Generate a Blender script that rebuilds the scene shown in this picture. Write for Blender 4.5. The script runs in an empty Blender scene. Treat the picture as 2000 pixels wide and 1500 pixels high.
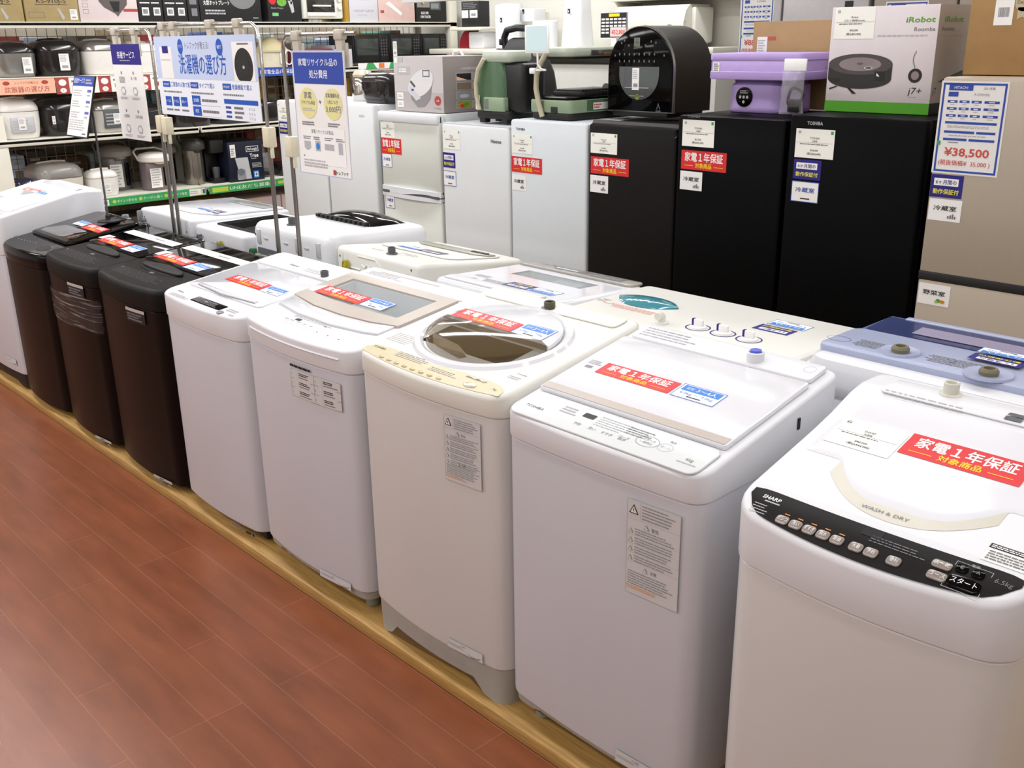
import bpy, bmesh, math, random
from mathutils import Vector, Matrix
sc = bpy.context.scene
COL = sc.collection
PI = math.pi
# ------------------------------------------------------------------ camera, exposure, lights
H = 1.66
yaw, pitch, roll = 0.8175358, 0.33457415, -0.01441054
fw = Vector((-math.sin(yaw)*math.cos(pitch), math.cos(yaw)*math.cos(pitch), -math.sin(pitch)))
rt = Vector((math.cos(yaw), math.sin(yaw), 0)); up = rt.cross(fw)
cr, sr = math.cos(roll), math.sin(roll)
r2 = rt*cr+up*sr; u2 = up*cr-rt*sr
cam = bpy.data.cameras.new('camera'); cam.sensor_width = 36; cam.lens = 1938.387/2000*36
cam.clip_start = .05; cam.clip_end = 60
co = bpy.data.objects.new('camera', cam); COL.objects.link(co)
co.matrix_world = Matrix(((r2.x, u2.x, -fw.x, 0), (r2.y, u2.y, -fw.y, 0), (r2.z, u2.z, -fw.z, H), (0, 0, 0, 1)))
sc.camera = co
w = bpy.data.worlds.new('world'); sc.world = w; w.use_nodes = True
w.node_tree.nodes['Background'].inputs[0].default_value = (.9, .95, 1, 1)
w.node_tree.nodes['Background'].inputs[1].default_value = .05
sc.view_settings.view_transform = 'Standard'; sc.view_settings.look = 'None'
sc.view_settings.gamma = 1; sc.view_settings.exposure = 0.0; sc.view_settings.use_curve_mapping = False
CEIL = 2.75
LX = [-8.3, -6.55, -5.1, -4.2, -3.1, -1.8, -.5, 1.0]; LY = [-2.4, -.6, 1.2, 2.9, 4.35]  # lamp rows crowd near the shelving, added there to brighten its goods
LAMPW = 9.1
for ly in LY:
    for lx in LX:
        l = bpy.data.lights.new('ceiling_lamp_light', 'AREA'); l.shape = 'RECTANGLE'; l.size = 1.1; l.size_y = .16
        l.energy = LAMPW*{-5.1: 1.9, -4.2: 1.25, -6.55: 1.6}.get(lx, 1); l.color = (.975, .985, 1)  # added boost for the rows lighting the shelving and the mesh side
        o = bpy.data.objects.new('ceiling_lamp_light', l); COL.objects.link(o); o.location = (lx, ly, CEIL-.075)

# ------------------------------------------------------------------ materials
def lin(c):
    if isinstance(c, str):
        c = [int(c[i:i+2], 16)/255 for i in (0, 2, 4)]
    return tuple(x/12.92 if x <= .04045 else ((x+.055)/1.055)**2.4 for x in c)
MATS = {}
def mat(name, col, rough=.5, metal=0., noise=.0, scale=30., bump=0., bscale=200., alpha=1., trans=0., spec=.5, coat=0., ior=1.45, stretch=None, emit=0.):
    if name in MATS: return MATS[name]
    m = bpy.data.materials.new(name); m.use_nodes = True
    nt = m.node_tree; b = nt.nodes['Principled BSDF']
    c = lin(col)
    b.inputs['Base Color'].default_value = (*c, 1); b.inputs['Roughness'].default_value = rough
    b.inputs['Metallic'].default_value = metal; b.inputs['Alpha'].default_value = alpha
    b.inputs['Transmission Weight'].default_value = trans; b.inputs['Specular IOR Level'].default_value = spec
    b.inputs['Coat Weight'].default_value = coat; b.inputs['IOR'].default_value = ior
    if emit: b.inputs['Emission Color'].default_value = (*c, 1); b.inputs['Emission Strength'].default_value = emit
    tc = nt.nodes.new('ShaderNodeTexCoord'); src = tc.outputs['Object']
    if stretch:
        mp = nt.nodes.new('ShaderNodeMapping'); mp.inputs['Scale'].default_value = stretch
        nt.links.new(src, mp.inputs[0]); src = mp.outputs[0]
    if noise:
        n = nt.nodes.new('ShaderNodeTexNoise'); n.inputs['Scale'].default_value = scale; n.inputs['Detail'].default_value = 4
        nt.links.new(src, n.inputs['Vector'])
        r = nt.nodes.new('ShaderNodeValToRGB')
        r.color_ramp.elements[0].position = .3; r.color_ramp.elements[1].position = .7
        r.color_ramp.elements[0].color = (*[max(0, x*(1-noise)) for x in c], 1)
        r.color_ramp.elements[1].color = (*[min(1, x*(1+noise)) for x in c], 1)
        nt.links.new(n.outputs['Fac'], r.inputs[0]); nt.links.new(r.outputs[0], b.inputs['Base Color'])
    if bump:
        n = nt.nodes.new('ShaderNodeTexNoise'); n.inputs['Scale'].default_value = bscale; n.inputs['Detail'].default_value = 3
        nt.links.new(src, n.inputs['Vector'])
        bp = nt.nodes.new('ShaderNodeBump'); bp.inputs['Strength'].default_value = bump; bp.inputs['Distance'].default_value = .002
        nt.links.new(n.outputs['Fac'], bp.inputs['Height']); nt.links.new(bp.outputs[0], b.inputs['Normal'])
    MATS[name] = m
    return m
WHITE = mat('appliance_white', 'e1e2e6', .32, noise=.012, scale=6)
WHITEG = mat('gloss_white', 'e3e4e9', .12, noise=.01, scale=6, coat=.3)
CREAM = mat('appliance_cream', 'e4e3db', .35, noise=.015, scale=6)
FRW = mat('fridge_white', 'd8dadb', .4, noise=.012, scale=5)
FRG = mat('fridge_ivory', 'd8dad2', .4, noise=.012, scale=5)
BODYG = mat('washer_steel_white', 'd3d5dc', .3, noise=.012, scale=5)
BODYW = mat('washer_steel_warm', 'd9d8d6', .32, noise=.012, scale=5)
BASEG = mat('plinth_grey', 'a8a69f', .55, noise=.05, scale=20)
BROWN = mat('washer_brown', '130c0a', .36, metal=.0, noise=.1, scale=400, spec=.16)
DKTOP = mat('matte_black_top', '100f0f', .5, spec=.2, noise=.08, scale=120, bump=.15, bscale=900)
BLKG = mat('gloss_black', '080708', .07, noise=.05, spec=.3, ior=1.3)
BLK = mat('satin_black', '141314', .38, noise=.08, scale=60)
BLK2 = mat('soft_black', '1d1c1c', .55, noise=.08, scale=60)
FRB = mat('fridge_black', '050506', .4, noise=.06, scale=300, spec=.09)
FRD = mat('fridge_charcoal', '120f0e', .45, noise=.06, scale=300, spec=.15)
BEIGE = mat('fridge_champagne', 'b5a898', .38, metal=.12, noise=.012, scale=150, stretch=(1, 1, .05))
GOLD = mat('gold_panel', 'd2c7a4', .4, noise=.03, scale=40)
TAUPE = mat('taupe_strip', 'b9aea3', .35, noise=.02, scale=30)
CHROME = mat('chrome', 'c9c7c4', .12, metal=1, noise=.03, scale=12)
STEEL = mat('brushed_steel', '8c8985', .3, metal=.9, noise=.06, scale=60, stretch=(1, 1, .05))
GREY = mat('plastic_grey', '8d8f92', .45, noise=.03)
LGREY = mat('plastic_light_grey', 'bfc1c3', .4, noise=.03)
DGREY = mat('plastic_dark_grey', '55585b', .5, noise=.05)
IVORYP = mat('ivory_plastic', 'd9d1b8', .5, noise=.04)
SHELF = mat('shelf_enamel', 'ddd9cb', .4, noise=.03, scale=8)
PAPER = mat('paper_white', 'eceae6', .55, noise=.015, scale=10)
PAPERY = mat('paper_ivory', 'f5f4ec', .55, noise=.02, scale=10)
RED = mat('print_red', 'd8262c', .45, noise=.03)
YEL = mat('print_yellow', 'f7d31c', .45, noise=.03)
PYEL = mat('print_pale_yellow', 'e2dc9a', .5, noise=.02)
BLUE = mat('print_blue', '2f7fd4', .45, noise=.03)
RBLUE = mat('print_royal_blue', '2c4ba8', .45, noise=.03)
NAVY = mat('print_navy', '221a7d', .45, noise=.03)
INK = mat('print_black', '1b1a1c', .5, noise=.03)
INKG = mat('print_grey', '77767a', .5, noise=.03)
INKL = mat('print_pale_grey', 'b4b3b6', .5, noise=.03)
PWH = mat('print_white', 'f4f3f1', .5, noise=.01)
GREEN = mat('print_green', '3aa45c', .45, noise=.03)
GRN2 = mat('box_green', '4f9e22', .45, noise=.03)
PRED = mat('price_red', 'cf4a44', .5, noise=.03)
ORG = mat('print_salmon', 'f0b79a', .5, noise=.02)
MAROON = mat('print_brick', 'a9443f', .5, noise=.03)
KRAFT = mat('kraft_cardboard', 'a07c4e', .75, noise=.06, scale=14, bump=.1, bscale=300)
KRAFT2 = mat('kraft_cardboard_light', 'a98a62', .75, noise=.06, scale=14, bump=.1, bscale=300)
TAN = mat('tan_cardboard', 'a59265', .7, noise=.08, scale=14)
SAGE2 = mat('sage_panel', '8fa385', .3, noise=.03)
SAGE = mat('sage_enamel', 'b1b9a8', .3, noise=.03)
GREENB = mat('green_gloss', '4d6b4e', .2, noise=.05, coat=.4)
GOLDM = mat('pale_brass', 'cfc8ac', .3, metal=.35, noise=.04)
PURP = mat('lilac_plastic', 'b59dd6', .4, noise=.02)
LIL = mat('periwinkle_plastic', 'a8b0cb', .3, noise=.02)
GLASS = mat('clear_glass', 'dfe6e8', .05, alpha=.22, noise=.01)
SMOKE = mat('smoked_plastic', '6b5a3e', .06, alpha=.55, noise=.02, coat=.3)
BLUEGL = mat('blue_window_plastic', '3b446e', .1, alpha=.8, noise=.02)
TEAL = mat('teal_window_plastic', '3a8592', .1, noise=.04, coat=.4)
CLING = mat('cling_film', 'd8cdc8', .15, alpha=.1, noise=.05, scale=40)
def cling_streaks(m):
    nt = m.node_tree; b = nt.nodes['Principled BSDF']; tc = nt.nodes.new('ShaderNodeTexCoord'); mp = nt.nodes.new('ShaderNodeMapping')
    mp.inputs['Scale'].default_value = (5, 5, 130); mp.inputs['Rotation'].default_value = (0, .16, 0); n = nt.nodes.new('ShaderNodeTexNoise'); n.inputs['Scale'].default_value = 1; n.inputs['Detail'].default_value = 3
    r = nt.nodes.new('ShaderNodeValToRGB'); r.color_ramp.elements[0].position = .52; r.color_ramp.elements[1].position = .78; r.color_ramp.elements[0].color = (.04,)*3+(1,); r.color_ramp.elements[1].color = (.6,)*3+(1,)
    nt.links.new(tc.outputs['Object'], mp.inputs[0]); nt.links.new(mp.outputs[0], n.inputs['Vector']); nt.links.new(n.outputs['Fac'], r.inputs[0]); nt.links.new(r.outputs[0], b.inputs['Alpha'])
    bp = nt.nodes.new('ShaderNodeBump'); bp.inputs['Strength'].default_value = .8; bp.inputs['Distance'].default_value = .003; nt.links.new(n.outputs['Fac'], bp.inputs['Height']); nt.links.new(bp.outputs[0], b.inputs['Normal'])
cling_streaks(CLING)
WIRE = mat('wire_zinc', '7c776c', .4, metal=.5, noise=.05)
YWIRE = mat('yellow_green_cord', 'b3a61f', .5, noise=.1)
GWIRE = mat('green_cord', '2d6b3a', .5, noise=.1)
BLUEC = mat('cap_blue', '5a68d8', .35, noise=.02)
SKINP = mat('pale_pink_print', 'd9bdb6', .5, noise=.04)
TUB = mat('drum_grey', '9aa0a3', .3, metal=.4, noise=.04)

# ------------------------------------------------------------------ mesh builder
class MB:
    def __init__(s):
        s.v = []; s.f = []; s.m = []; s.mats = []
    def add(s, vs, fs, m):
        n = len(s.v); s.v += [tuple(p) for p in vs]
        if m not in s.mats: s.mats.append(m)
        k = s.mats.index(m)
        for f in fs: s.f.append([i+n for i in f]); s.m.append(k)
        return s
    def loft(s, loops, m, cap=(1, 1), closed=False):
        n = len(loops[0]); vs = [p for l in loops for p in l]; fs = []
        R = len(loops)
        for i in range(R if closed else R-1):
            a = i*n; b = ((i+1) % R)*n
            for j in range(n): fs.append((a+j, a+(j+1) % n, b+(j+1) % n, b+j))
        if cap[0] and not closed: fs.append(tuple(range(n))[::-1])
        if cap[1] and not closed: fs.append(tuple((R-1)*n+j for j in range(n)))
        return s.add(vs, fs, m)
    def prism(s, poly, z0, z1, m, b=.0, nb=2, fn=None):
        """poly: function inset -> list of (x,y); vertical prism with rounded top and bottom edges"""
        L = []
        if b:
            for k in range(nb): a = PI/2*(k/nb); L.append((b*(1-math.sin(a)), z0+b*(1-math.cos(a))))
            L.append((0, z0+b)); L.append((0, z1-b))
            for k in range(1, nb+1): a = PI/2*(k/nb); L.append((b*(1-math.cos(a)), z1-b+b*math.sin(a)))
        else: L = [(0, z0), (0, z1)]
        fn = fn or (lambda x, y, z: (x, y, z))
        return s.loft([[fn(x, y, z) for x, y in poly(i)] for i, z in L], m)
    def box(s, lo, hi, m, b=0., r=None, n=2, fn=None):
        (x0, y0, z0), (x1, y1, z1) = lo, hi
        return s.prism(rrect(x0, y0, x1, y1, b if r is None else r, n), z0, z1, m, b, fn=fn)
    def tube(s, path, r, m, n=8, closed=False):
        P = [Vector(p) for p in path]; loops = []; N = len(P); ref = None
        for i, p in enumerate(P):
            t = (P[(i+1) % N]-P[i-1]) if closed else (P[min(i+1, N-1)]-P[max(i-1, 0)])
            t.normalize()
            if ref is None: ref = Vector((0, 0, 1)) if abs(t.z) < .9 else Vector((1, 0, 0))
            a = t.cross(ref); a.normalize(); bb = t.cross(a); ref = -bb if False else (a.cross(t))
            rr = r[i] if isinstance(r, (list, tuple)) else r
            loops.append([p+a*(rr*math.cos(2*PI*k/n))+bb*(rr*math.sin(2*PI*k/n)) for k in range(n)])
        return s.loft(loops, m, closed=closed)
    def lathe(s, prof, c, m, n=24, ax='z', sx=1., sy=1.):
        loops = []
        for r, h in prof:
            l = []
            for k in range(n):
                a = 2*PI*k/n; x, y = r*sx*math.cos(a), r*sy*math.sin(a)
                l.append((c[0]+x, c[1]+y, c[2]+h) if ax == 'z' else (c[0]+x, c[1]+h, c[2]+y) if ax == 'y' else (c[0]+h, c[1]+x, c[2]+y))
            loops.append(l)
        return s.loft(loops, m)
    def build(s, name, parent=None, label=None, kind=None, loc=None, ang=35):
        me = bpy.data.meshes.new(name)
        me.from_pydata(s.v, [], s.f)
        for m in s.mats: me.materials.append(m)
        me.polygons.foreach_set('material_index', s.m)
        me.polygons.foreach_set('use_smooth', [True]*len(s.f))
        bm = bmesh.new(); bm.from_mesh(me); bmesh.ops.recalc_face_normals(bm, faces=bm.faces); bm.to_mesh(me); bm.free()
        me.set_sharp_from_angle(angle=math.radians(ang)); me.update()
        o = bpy.data.objects.new(name, me); COL.objects.link(o)
        if parent: o.parent = parent
        if label: o['label'] = label
        if kind: o['kind'] = kind
        if loc: o.location = loc
        return o

def rrect(x0, y0, x1, y1, r, n=2):
    def f(i):
        a0, b0, a1, b1 = x0+i, y0+i, x1-i, y1-i; q = max(r-i, 0)
        q = min(q, (a1-a0)/2-1e-5, (b1-b0)/2-1e-5)
        if q <= 1e-5: 
            if r <= 1e-5: return [(a0, b0), (a1, b0), (a1, b1), (a0, b1)]
            q = 1e-4
        P = []
        for cx, cy, s in ((a1-q, b0+q, -PI/2), (a1-q, b1-q, 0), (a0+q, b1-q, PI/2), (a0+q, b0+q, PI)):
            for k in range(n+1): t = s+PI/2*k/n; P.append((cx+q*math.cos(t), cy+q*math.sin(t)))
        return P
    return f

TXT = {}
def txtmesh(t, bold):
    k = (t, bold)
    if k not in TXT:
        cu = bpy.data.curves.new('lettering', 'FONT'); cu.body = t; cu.resolution_u = 2; cu.offset = bold
        ob = bpy.data.objects.new('lettering', cu); COL.objects.link(ob)
        me = ob.to_mesh()
        vs = [(v.co.x, v.co.y) for v in me.vertices]; fs = [tuple(p.vertices) for p in me.polygons]
        ob.to_mesh_clear(); bpy.data.objects.remove(ob); bpy.data.curves.remove(cu)
        TXT[k] = (vs, fs)
    return TXT[k]

class Sheet:
    """flat printing laid on a surface; fn(x, y, off) -> point, y up the page"""
    STEP = .00035
    def __init__(s, mb, fn): s.mb = mb; s.fn = fn
    def poly(s, pts, m, l=1): 
        s.mb.add([s.fn(x, y, l*s.STEP) for x, y in pts], [tuple(range(len(pts)))], m)
    def rect(s, x, y, w, h, m, l=1, nx=1, ny=1):
        vs = []; fs = []
        for j in range(ny+1):
            for i in range(nx+1): vs.append(s.fn(x+w*i/nx, y+h*j/ny, l*s.STEP))
        for j in range(ny):
            for i in range(nx): a = j*(nx+1)+i; fs.append((a, a+1, a+nx+2, a+nx+1))
        s.mb.add(vs, fs, m)
    def frame(s, x, y, w, h, t, m, l=1):
        s.rect(x, y, w, t, m, l); s.rect(x, y+h-t, w, t, m, l); s.rect(x, y+t, t, h-2*t, m, l); s.rect(x+w-t, y+t, t, h-2*t, m, l)
    def disc(s, x, y, rx, ry, m, l=1, n=28, a0=0, a1=2*PI):
        full = abs(a1-a0-2*PI) < 1e-6
        s.poly([(x+rx*math.cos(a0+(a1-a0)*k/(n if full else n-1)), y+ry*math.sin(a0+(a1-a0)*k/(n if full else n-1))) for k in range(n)], m, l)
    def ring(s, x, y, rx, ry, t, m, l=1, n=28):
        vs = []; fs = []
        for k in range(n):
            a = 2*PI*k/n
            vs += [s.fn(x+rx*math.cos(a), y+ry*math.sin(a), l*s.STEP), s.fn(x+(rx-t)*math.cos(a), y+(ry-t)*math.sin(a), l*s.STEP)]
        for k in range(n): a = 2*k; b = 2*((k+1) % n); fs.append((a, b, b+1, a+1))
        s.mb.add(vs, fs, m)
    def text(s, t, x, y, h, m, l=2, al='c', w=None, bold=.0, sk=0.):
        """y: baseline, h: cap height, w: force the width"""
        cjk = any(ord(c) > 0x2fff for c in t)
        vs, fs = txtmesh(t, 0. if cjk else min(bold, .02))
        if not vs: return
        if cjk and bold:      # heavier strokes: the same characters struck again a hair apart
            d = h*bold*.9
            for k, (dx, dy) in enumerate(((d, 0), (-d, 0), (0, d), (0, -d))): s.text(t, x+dx, y+dy, h, m, l+.06*(k+1), al, w, 0., sk)
        a = min(v[0] for v in vs); b = max(v[0] for v in vs); k = h/.7
        kx = (w/(b-a)) if w else k
        W = (b-a)*kx; x0 = x-(W/2 if al == 'c' else W if al == 'r' else 0)
        s.mb.add([s.fn(x0+(vx-a)*kx+sk*vy*k, y+vy*k, l*s.STEP) for vx, vy in vs], fs, m)
    def dash(s, x, y, w, h, rows, m, seed=0, l=2, fill=.55, lo=.03, hi=.14):
        """rows of print too small to read"""
        R = random.Random(seed); rh = h/rows
        for j in range(rows):
            cx = x; end = x+w*R.uniform(.7, 1)
            yy = y+h-(j+1)*rh+rh*.2
            while cx < end-w*.02:
                d = min(w*R.uniform(lo, hi), end-cx)
                s.rect(cx, yy, d, rh*fill, m, l); cx += d+w*.018
    def bars(s, x, y, w, h, m, seed=0, l=2):
        R = random.Random(seed); cx = x
        while cx < x+w: d = w*R.uniform(.015, .05); s.rect(cx, y, min(d, x+w-cx), h, m, l); cx += d+w*R.uniform(.015, .04)
def plane(O, U, V):
    O, U, V = Vector(O), Vector(U).normalized(), Vector(V).normalized(); N = U.cross(V)
    return lambda x, y, off: O+U*x+V*y+N*off
def ofs(fn, dx, dy, rot=0., lift=0.):
    c, s = math.cos(rot), math.sin(rot)
    return lambda x, y, off: fn(dx+x*c-y*s, dy+x*s+y*c, off+lift)

def thing(name, label, cat, loc, rz=0., group=None):
    o = bpy.data.objects.new(name, None); COL.objects.link(o); o.empty_display_size = .05
    o.location = loc; o.rotation_euler = (0, 0, rz)
    return tag(o, label, cat, group)
def tag(o, label, cat, group=None):
    o['label'] = label; o['category'] = cat
    if group: o['group'] = group
    return o
def struct(mb, name): return mb.build(name, kind='structure')
def dup(root, loc, label=None, rz=None):
    r = root.copy(); COL.objects.link(r); r.location = loc
    if rz is not None: r.rotation_euler = (0, 0, rz)
    if label: r['label'] = label
    for ch in list(root.children):
        c = ch.copy(); COL.objects.link(c); c.parent = r
        for g in list(ch.children):
            d = g.copy(); COL.objects.link(d); d.parent = c
    return r

# ------------------------------------------------------------------ setting
def floor_mat():
    m = bpy.data.materials.new('red_brown_plank_floor'); m.use_nodes = True; nt = m.node_tree; N = nt.nodes; L = nt.links
    b = N['Principled BSDF']; tc = N.new('ShaderNodeTexCoord')
    mp = N.new('ShaderNodeMapping'); mp.inputs['Location'].default_value = (.3, -.052, 0); L.new(tc.outputs['Object'], mp.inputs[0])
    br = N.new('ShaderNodeTexBrick'); L.new(mp.outputs[0], br.inputs['Vector'])
    br.inputs['Scale'].default_value = 1; br.inputs['Brick Width'].default_value = .91; br.inputs['Row Height'].default_value = .104
    br.inputs['Mortar Size'].default_value = .0009; br.inputs['Mortar Smooth'].default_value = .3; br.offset = .37; br.offset_frequency = 3
    br.inputs['Color1'].default_value = (*lin('935638'), 1); br.inputs['Color2'].default_value = (*lin('8c5034'), 1); br.inputs['Mortar'].default_value = (*lin('ad7a60'), 1)  # lighter mortar paints the glints along the plank seams into the colour
    m2 = N.new('ShaderNodeMapping'); m2.inputs['Scale'].default_value = (3, 13, 1); L.new(tc.outputs['Object'], m2.inputs[0])
    no = N.new('ShaderNodeTexNoise'); no.inputs['Scale'].default_value = 1.2; no.inputs['Detail'].default_value = 6; L.new(m2.outputs[0], no.inputs['Vector'])
    rp = N.new('ShaderNodeValToRGB'); rp.color_ramp.elements[0].position = .3; rp.color_ramp.elements[1].position = .72
    rp.color_ramp.elements[0].color = (.66, .64, .62, 1); rp.color_ramp.elements[1].color = (1.0, 1, 1, 1); L.new(no.outputs['Fac'], rp.inputs[0])
    mx = N.new('ShaderNodeMixRGB'); mx.blend_type = 'MULTIPLY'; mx.inputs[0].default_value = .9; L.new(br.outputs['Color'], mx.inputs[1]); L.new(rp.outputs[0], mx.inputs[2])
    L.new(mx.outputs[0], b.inputs['Base Color'])
    b.inputs['Roughness'].default_value = .3; b.inputs['Specular IOR Level'].default_value = .42
    bp = N.new('ShaderNodeBump'); bp.inputs['Strength'].default_value = .45; bp.inputs['Distance'].default_value = .002; bp.invert = True
    ad = N.new('ShaderNodeMath'); ad.operation = 'MULTIPLY_ADD'; ad.inputs[1].default_value = .06
    L.new(no.outputs['Fac'], ad.inputs[0]); L.new(br.outputs['Fac'], ad.inputs[2]); L.new(ad.outputs[0], bp.inputs['Height']); L.new(bp.outputs[0], b.inputs['Normal'])
    return m
RX0, RX1, RY0, RY1 = -9.6, 2.2, -3.6, 5.22
mb = MB(); mb.box((RX0, RY0, -.1), (RX1, RY1, 0), floor_mat()); struct(mb, 'floor')
WALL = mat('wall_paint', 'cfcdc4', .7, noise=.02, scale=3)
CEILM = mat('ceiling_panel_paint', 'd8d6d0', .8, noise=.02, scale=3)
mb = MB(); mb.box((RX0, RY0, CEIL), (RX1, RY1, CEIL+.1), CEILM); struct(mb, 'ceiling')
mb = MB(); mb.box((RX0, RY1, 0), (RX1, RY1+.1, CEIL), WALL); struct(mb, 'wall_back')
mb = MB(); mb.box((RX0, RY0-.1, 0), (RX1, RY0, CEIL), WALL); struct(mb, 'wall_front')
mb = MB(); mb.box((RX0-.1, RY0, 0), (RX0, RY1, CEIL), WALL); struct(mb, 'wall_left')
mb = MB(); mb.box((RX1, RY0, 0), (RX1+.1, RY1, CEIL), WALL); struct(mb, 'wall_right')
# low wooden platform that the machines stand on
P = .04
WOOD = mat('pine_plank', 'b08a4e', .45, noise=.22, scale=9, stretch=(1, 14, 14))
mb = MB(); mb.box((-6.0+.03, 1.405, 0), (.6, 3.85, P), WOOD, .006); struct(mb, 'trim_1')
# ceiling lamp housings, also for the rows added to brighten the shelving
HOUS = mat('lamp_housing', 'e4e3df', .5, noise=.01)
proto = None
for ly in LY:
    for lx in LX:
        if proto is None:
            proto = thing('ceiling_lamp', 'long white fluorescent ceiling lamp', 'ceiling lamp', (lx, ly, CEIL), 0, 'fluorescent lamps on the ceiling')
            q = MB(); q.box((-.6, -.12, -.06), (.6, .12, 0), HOUS, .01); q.build('housing', proto)
        else: dup(proto, (lx, ly, CEIL))

# ------------------------------------------------------------------ signs and labels
def red_sign(par, fn, x, y, w=.238, h=.056, name='warranty_sign'):
    q = MB(); s = Sheet(q, ofs(fn, x, y))
    s.rect(0, 0, w, h, RED, 2, nx=4, ny=6)
    s.text('家電１年保証', w/2, h*.47, h*.36, PWH, 3, w=w*.84, bold=.03)
    s.text('対象商品', w/2, h*.13, h*.2, YEL, 3, w=w*.36, bold=.03)
    s.rect(w*.07, h*.2, w*.2, h*.025, YEL, 3); s.rect(w*.73, h*.2, w*.2, h*.025, YEL, 3)
    return q.build(name, par, 'red one-year warranty sign')
def blue_sign(par, fn, x, y, w=.112, h=.057):
    q = MB(); s = Sheet(q, ofs(fn, x, y))
    s.rect(0, 0, w, h, PWH, 2); s.frame(0, 0, w, h, h*.03, BLUE, 3)
    s.rect(w*.06, h*.54, w*.88, h*.39, BLUE, 3)
    s.text('目安', w*.24, h*.66, h*.13, PWH, 4); s.text('3〜4人', w*.62, h*.62, h*.2, PWH, 4, w=w*.46, bold=.015)
    s.text('6.0kg 〜 7.0kg', w*.5, h*.3, h*.13, BLUE, 4, w=w*.76)
    s.rect(w*.34, h*.13, w*.05, h*.08, INK, 4); s.rect(w*.4, h*.14, w*.26, h*.055, INK, 4)
    return q.build('capacity_sign', par, 'blue and white household size sign')
def work_sign(par, fn, x, y, w=.1, h=.066, wide=False):
    q = MB(); s = Sheet(q, ofs(fn, x, y))
    s.rect(0, 0, w, h, NAVY, 2)
    s.rect(w*.1, h*.52, w*.76, h*.32, PWH, 3)
    s.text('6ヶ月間の', w*.48, h*.6, h*.15, NAVY, 4, w=w*.64, bold=.02)
    s.text('動作保証付', w*.5, h*.17, h*.17, mat('print_lemon', 'e9e04a', .45), 4, w=w*.8, bold=.03)
    return q.build('guarantee_sign', par, 'navy six-month guarantee sign')
def room_sign(par, fn, x, y, w, h, t, blue=True, pic=None, name='compartment_sign'):
    q = MB(); s = Sheet(q, ofs(fn, x, y))
    s.rect(0, 0, w, h, PWH, 2)
    if blue: s.frame(0, 0, w, h, h*.035, RBLUE, 3); s.rect(w*.35, h*.14, w*.34, h*.06, INK, 4)
    s.text(t, w*.5, h*.5, h*.17, RBLUE if blue else INK, 4, w=w*.7, bold=.03)
    if pic == 'veg':
        s.disc(w*.66, h*.24, w*.08, h*.09, GRN2, 4); s.disc(w*.78, h*.22, w*.09, h*.08, mat('print_squash', 'c98a2c', .5), 5); s.disc(w*.6, h*.18, w*.05, h*.07, mat('print_lime', 'a9c069', .5), 5)
    elif pic:
        for k in range(4): s.rect(w*(.6+.07*k), h*.13, w*.05, h*(.12+.05*(k % 3)), INKG, 4)
    return q.build(name, par)
def price_card(par, fn, x, y, w, h, maker, kind, p1, p2, m=None, col=None):
    q = MB(); s = Sheet(q, ofs(fn, x, y))
    s.rect(0, 0, w, h, m or PAPERY, 2, nx=2, ny=8)
    s.ring(w*.1, h*.88, w*.035, w*.035, w*.008, INK, 3, 12); s.rect(w*.075, h*.87, w*.05, h*.015, INK, 3)
    s.rect(w*.9, h*.84, w*.065, h*.11, col or GREEN, 3)
    s.text(maker, w*.5, h*.66, h*.065, INKG, 3, bold=.015); s.text(kind, w*.5, h*.56, h*.05, INKG, 3, bold=.02)
    s.rect(w*.03, h*.53, w*.94, h*.008, INKG, 3)
    s.dash(w*.12, h*.45, w*.76, h*.06, 1, INKG, int(w*1e4)+len(maker), 3)
    s.text(p1, w*.5, h*.24, h*.065, INK, 3, bold=.01); s.text(p2, w*.5, h*.12, h*.065, INK, 3, bold=.02)
    return q.build('price_card', par)
def price_tag(par, fn, x, y, w, h, seed=1, rot=0.):
    q = MB(); s = Sheet(q, ofs(fn, x, y, rot))
    s.rect(0, 0, w, h, PAPER, 2)
    s.dash(w*.1, h*.5, w*.75, h*.42, 5, INKL, seed, 3); s.bars(w*.2, h*.14, w*.6, h*.16, INKG, seed, 3)
    return q.build('price_tag', par)
def notice(par, fn, x, y, w, h, seed, big=True):
    q = MB(); s = Sheet(q, ofs(fn, x, y))
    s.rect(0, 0, w, h, mat('notice_film', 'd3d2d2', .4, noise=.02), 2); s.frame(0, 0, w, h, .0007, INKL, 3); FN = mat('fine_print', '98979a', .5)
    def tri(cx, cy, a, m=INKG):
        s.poly([(cx-a, cy-a*.8), (cx+a, cy-a*.8), (cx, cy+a)], m, 4); s.poly([(cx-a*.72, cy-a*.63), (cx+a*.72, cy-a*.63), (cx, cy+a*.68)], PAPER, 5); s.rect(cx-a*.08, cy-a*.35, a*.16, a*.6, m, 6)
    tri(w*.13, h*.9, w*.09, INK); s.rect(w*.25, h*.81, .0006, h*.18, INKL, 3)
    s.dash(w*.29, h*.82, w*.68, h*.16, 5, FN, seed, 4, .4)
    s.rect(0, h*.8, w, .0006, INKL, 3)
    tri(w*.38, h*.755, w*.05); s.text('警告', w*.54, h*.735, h*.03, INKG, 4)
    for k in range(4 if big else 5):
        yy = h*(.64-.095*k)
        tri(w*.08, yy+h*.035, w*.045); s.dash(w*.16, yy, w*.8, h*.08, 3, FN, seed+k+1, 4, .4)
        s.rect(0, yy-h*.006, w, .0005, INKL, 3)
    tri(w*.38, h*.3, w*.045); s.text('注意', w*.53, h*.285, h*.028, INKG, 4)
    s.dash(w*.04, h*.1, w*.9, h*.16, 6, FN, seed+9, 4, .4)
    s.dash(w*.02, h*.055, w*.66, h*.04, 2, mat('print_orange', 'e2a673', .5), seed+11, 4)
    return q.build('notice_label', par)
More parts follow.
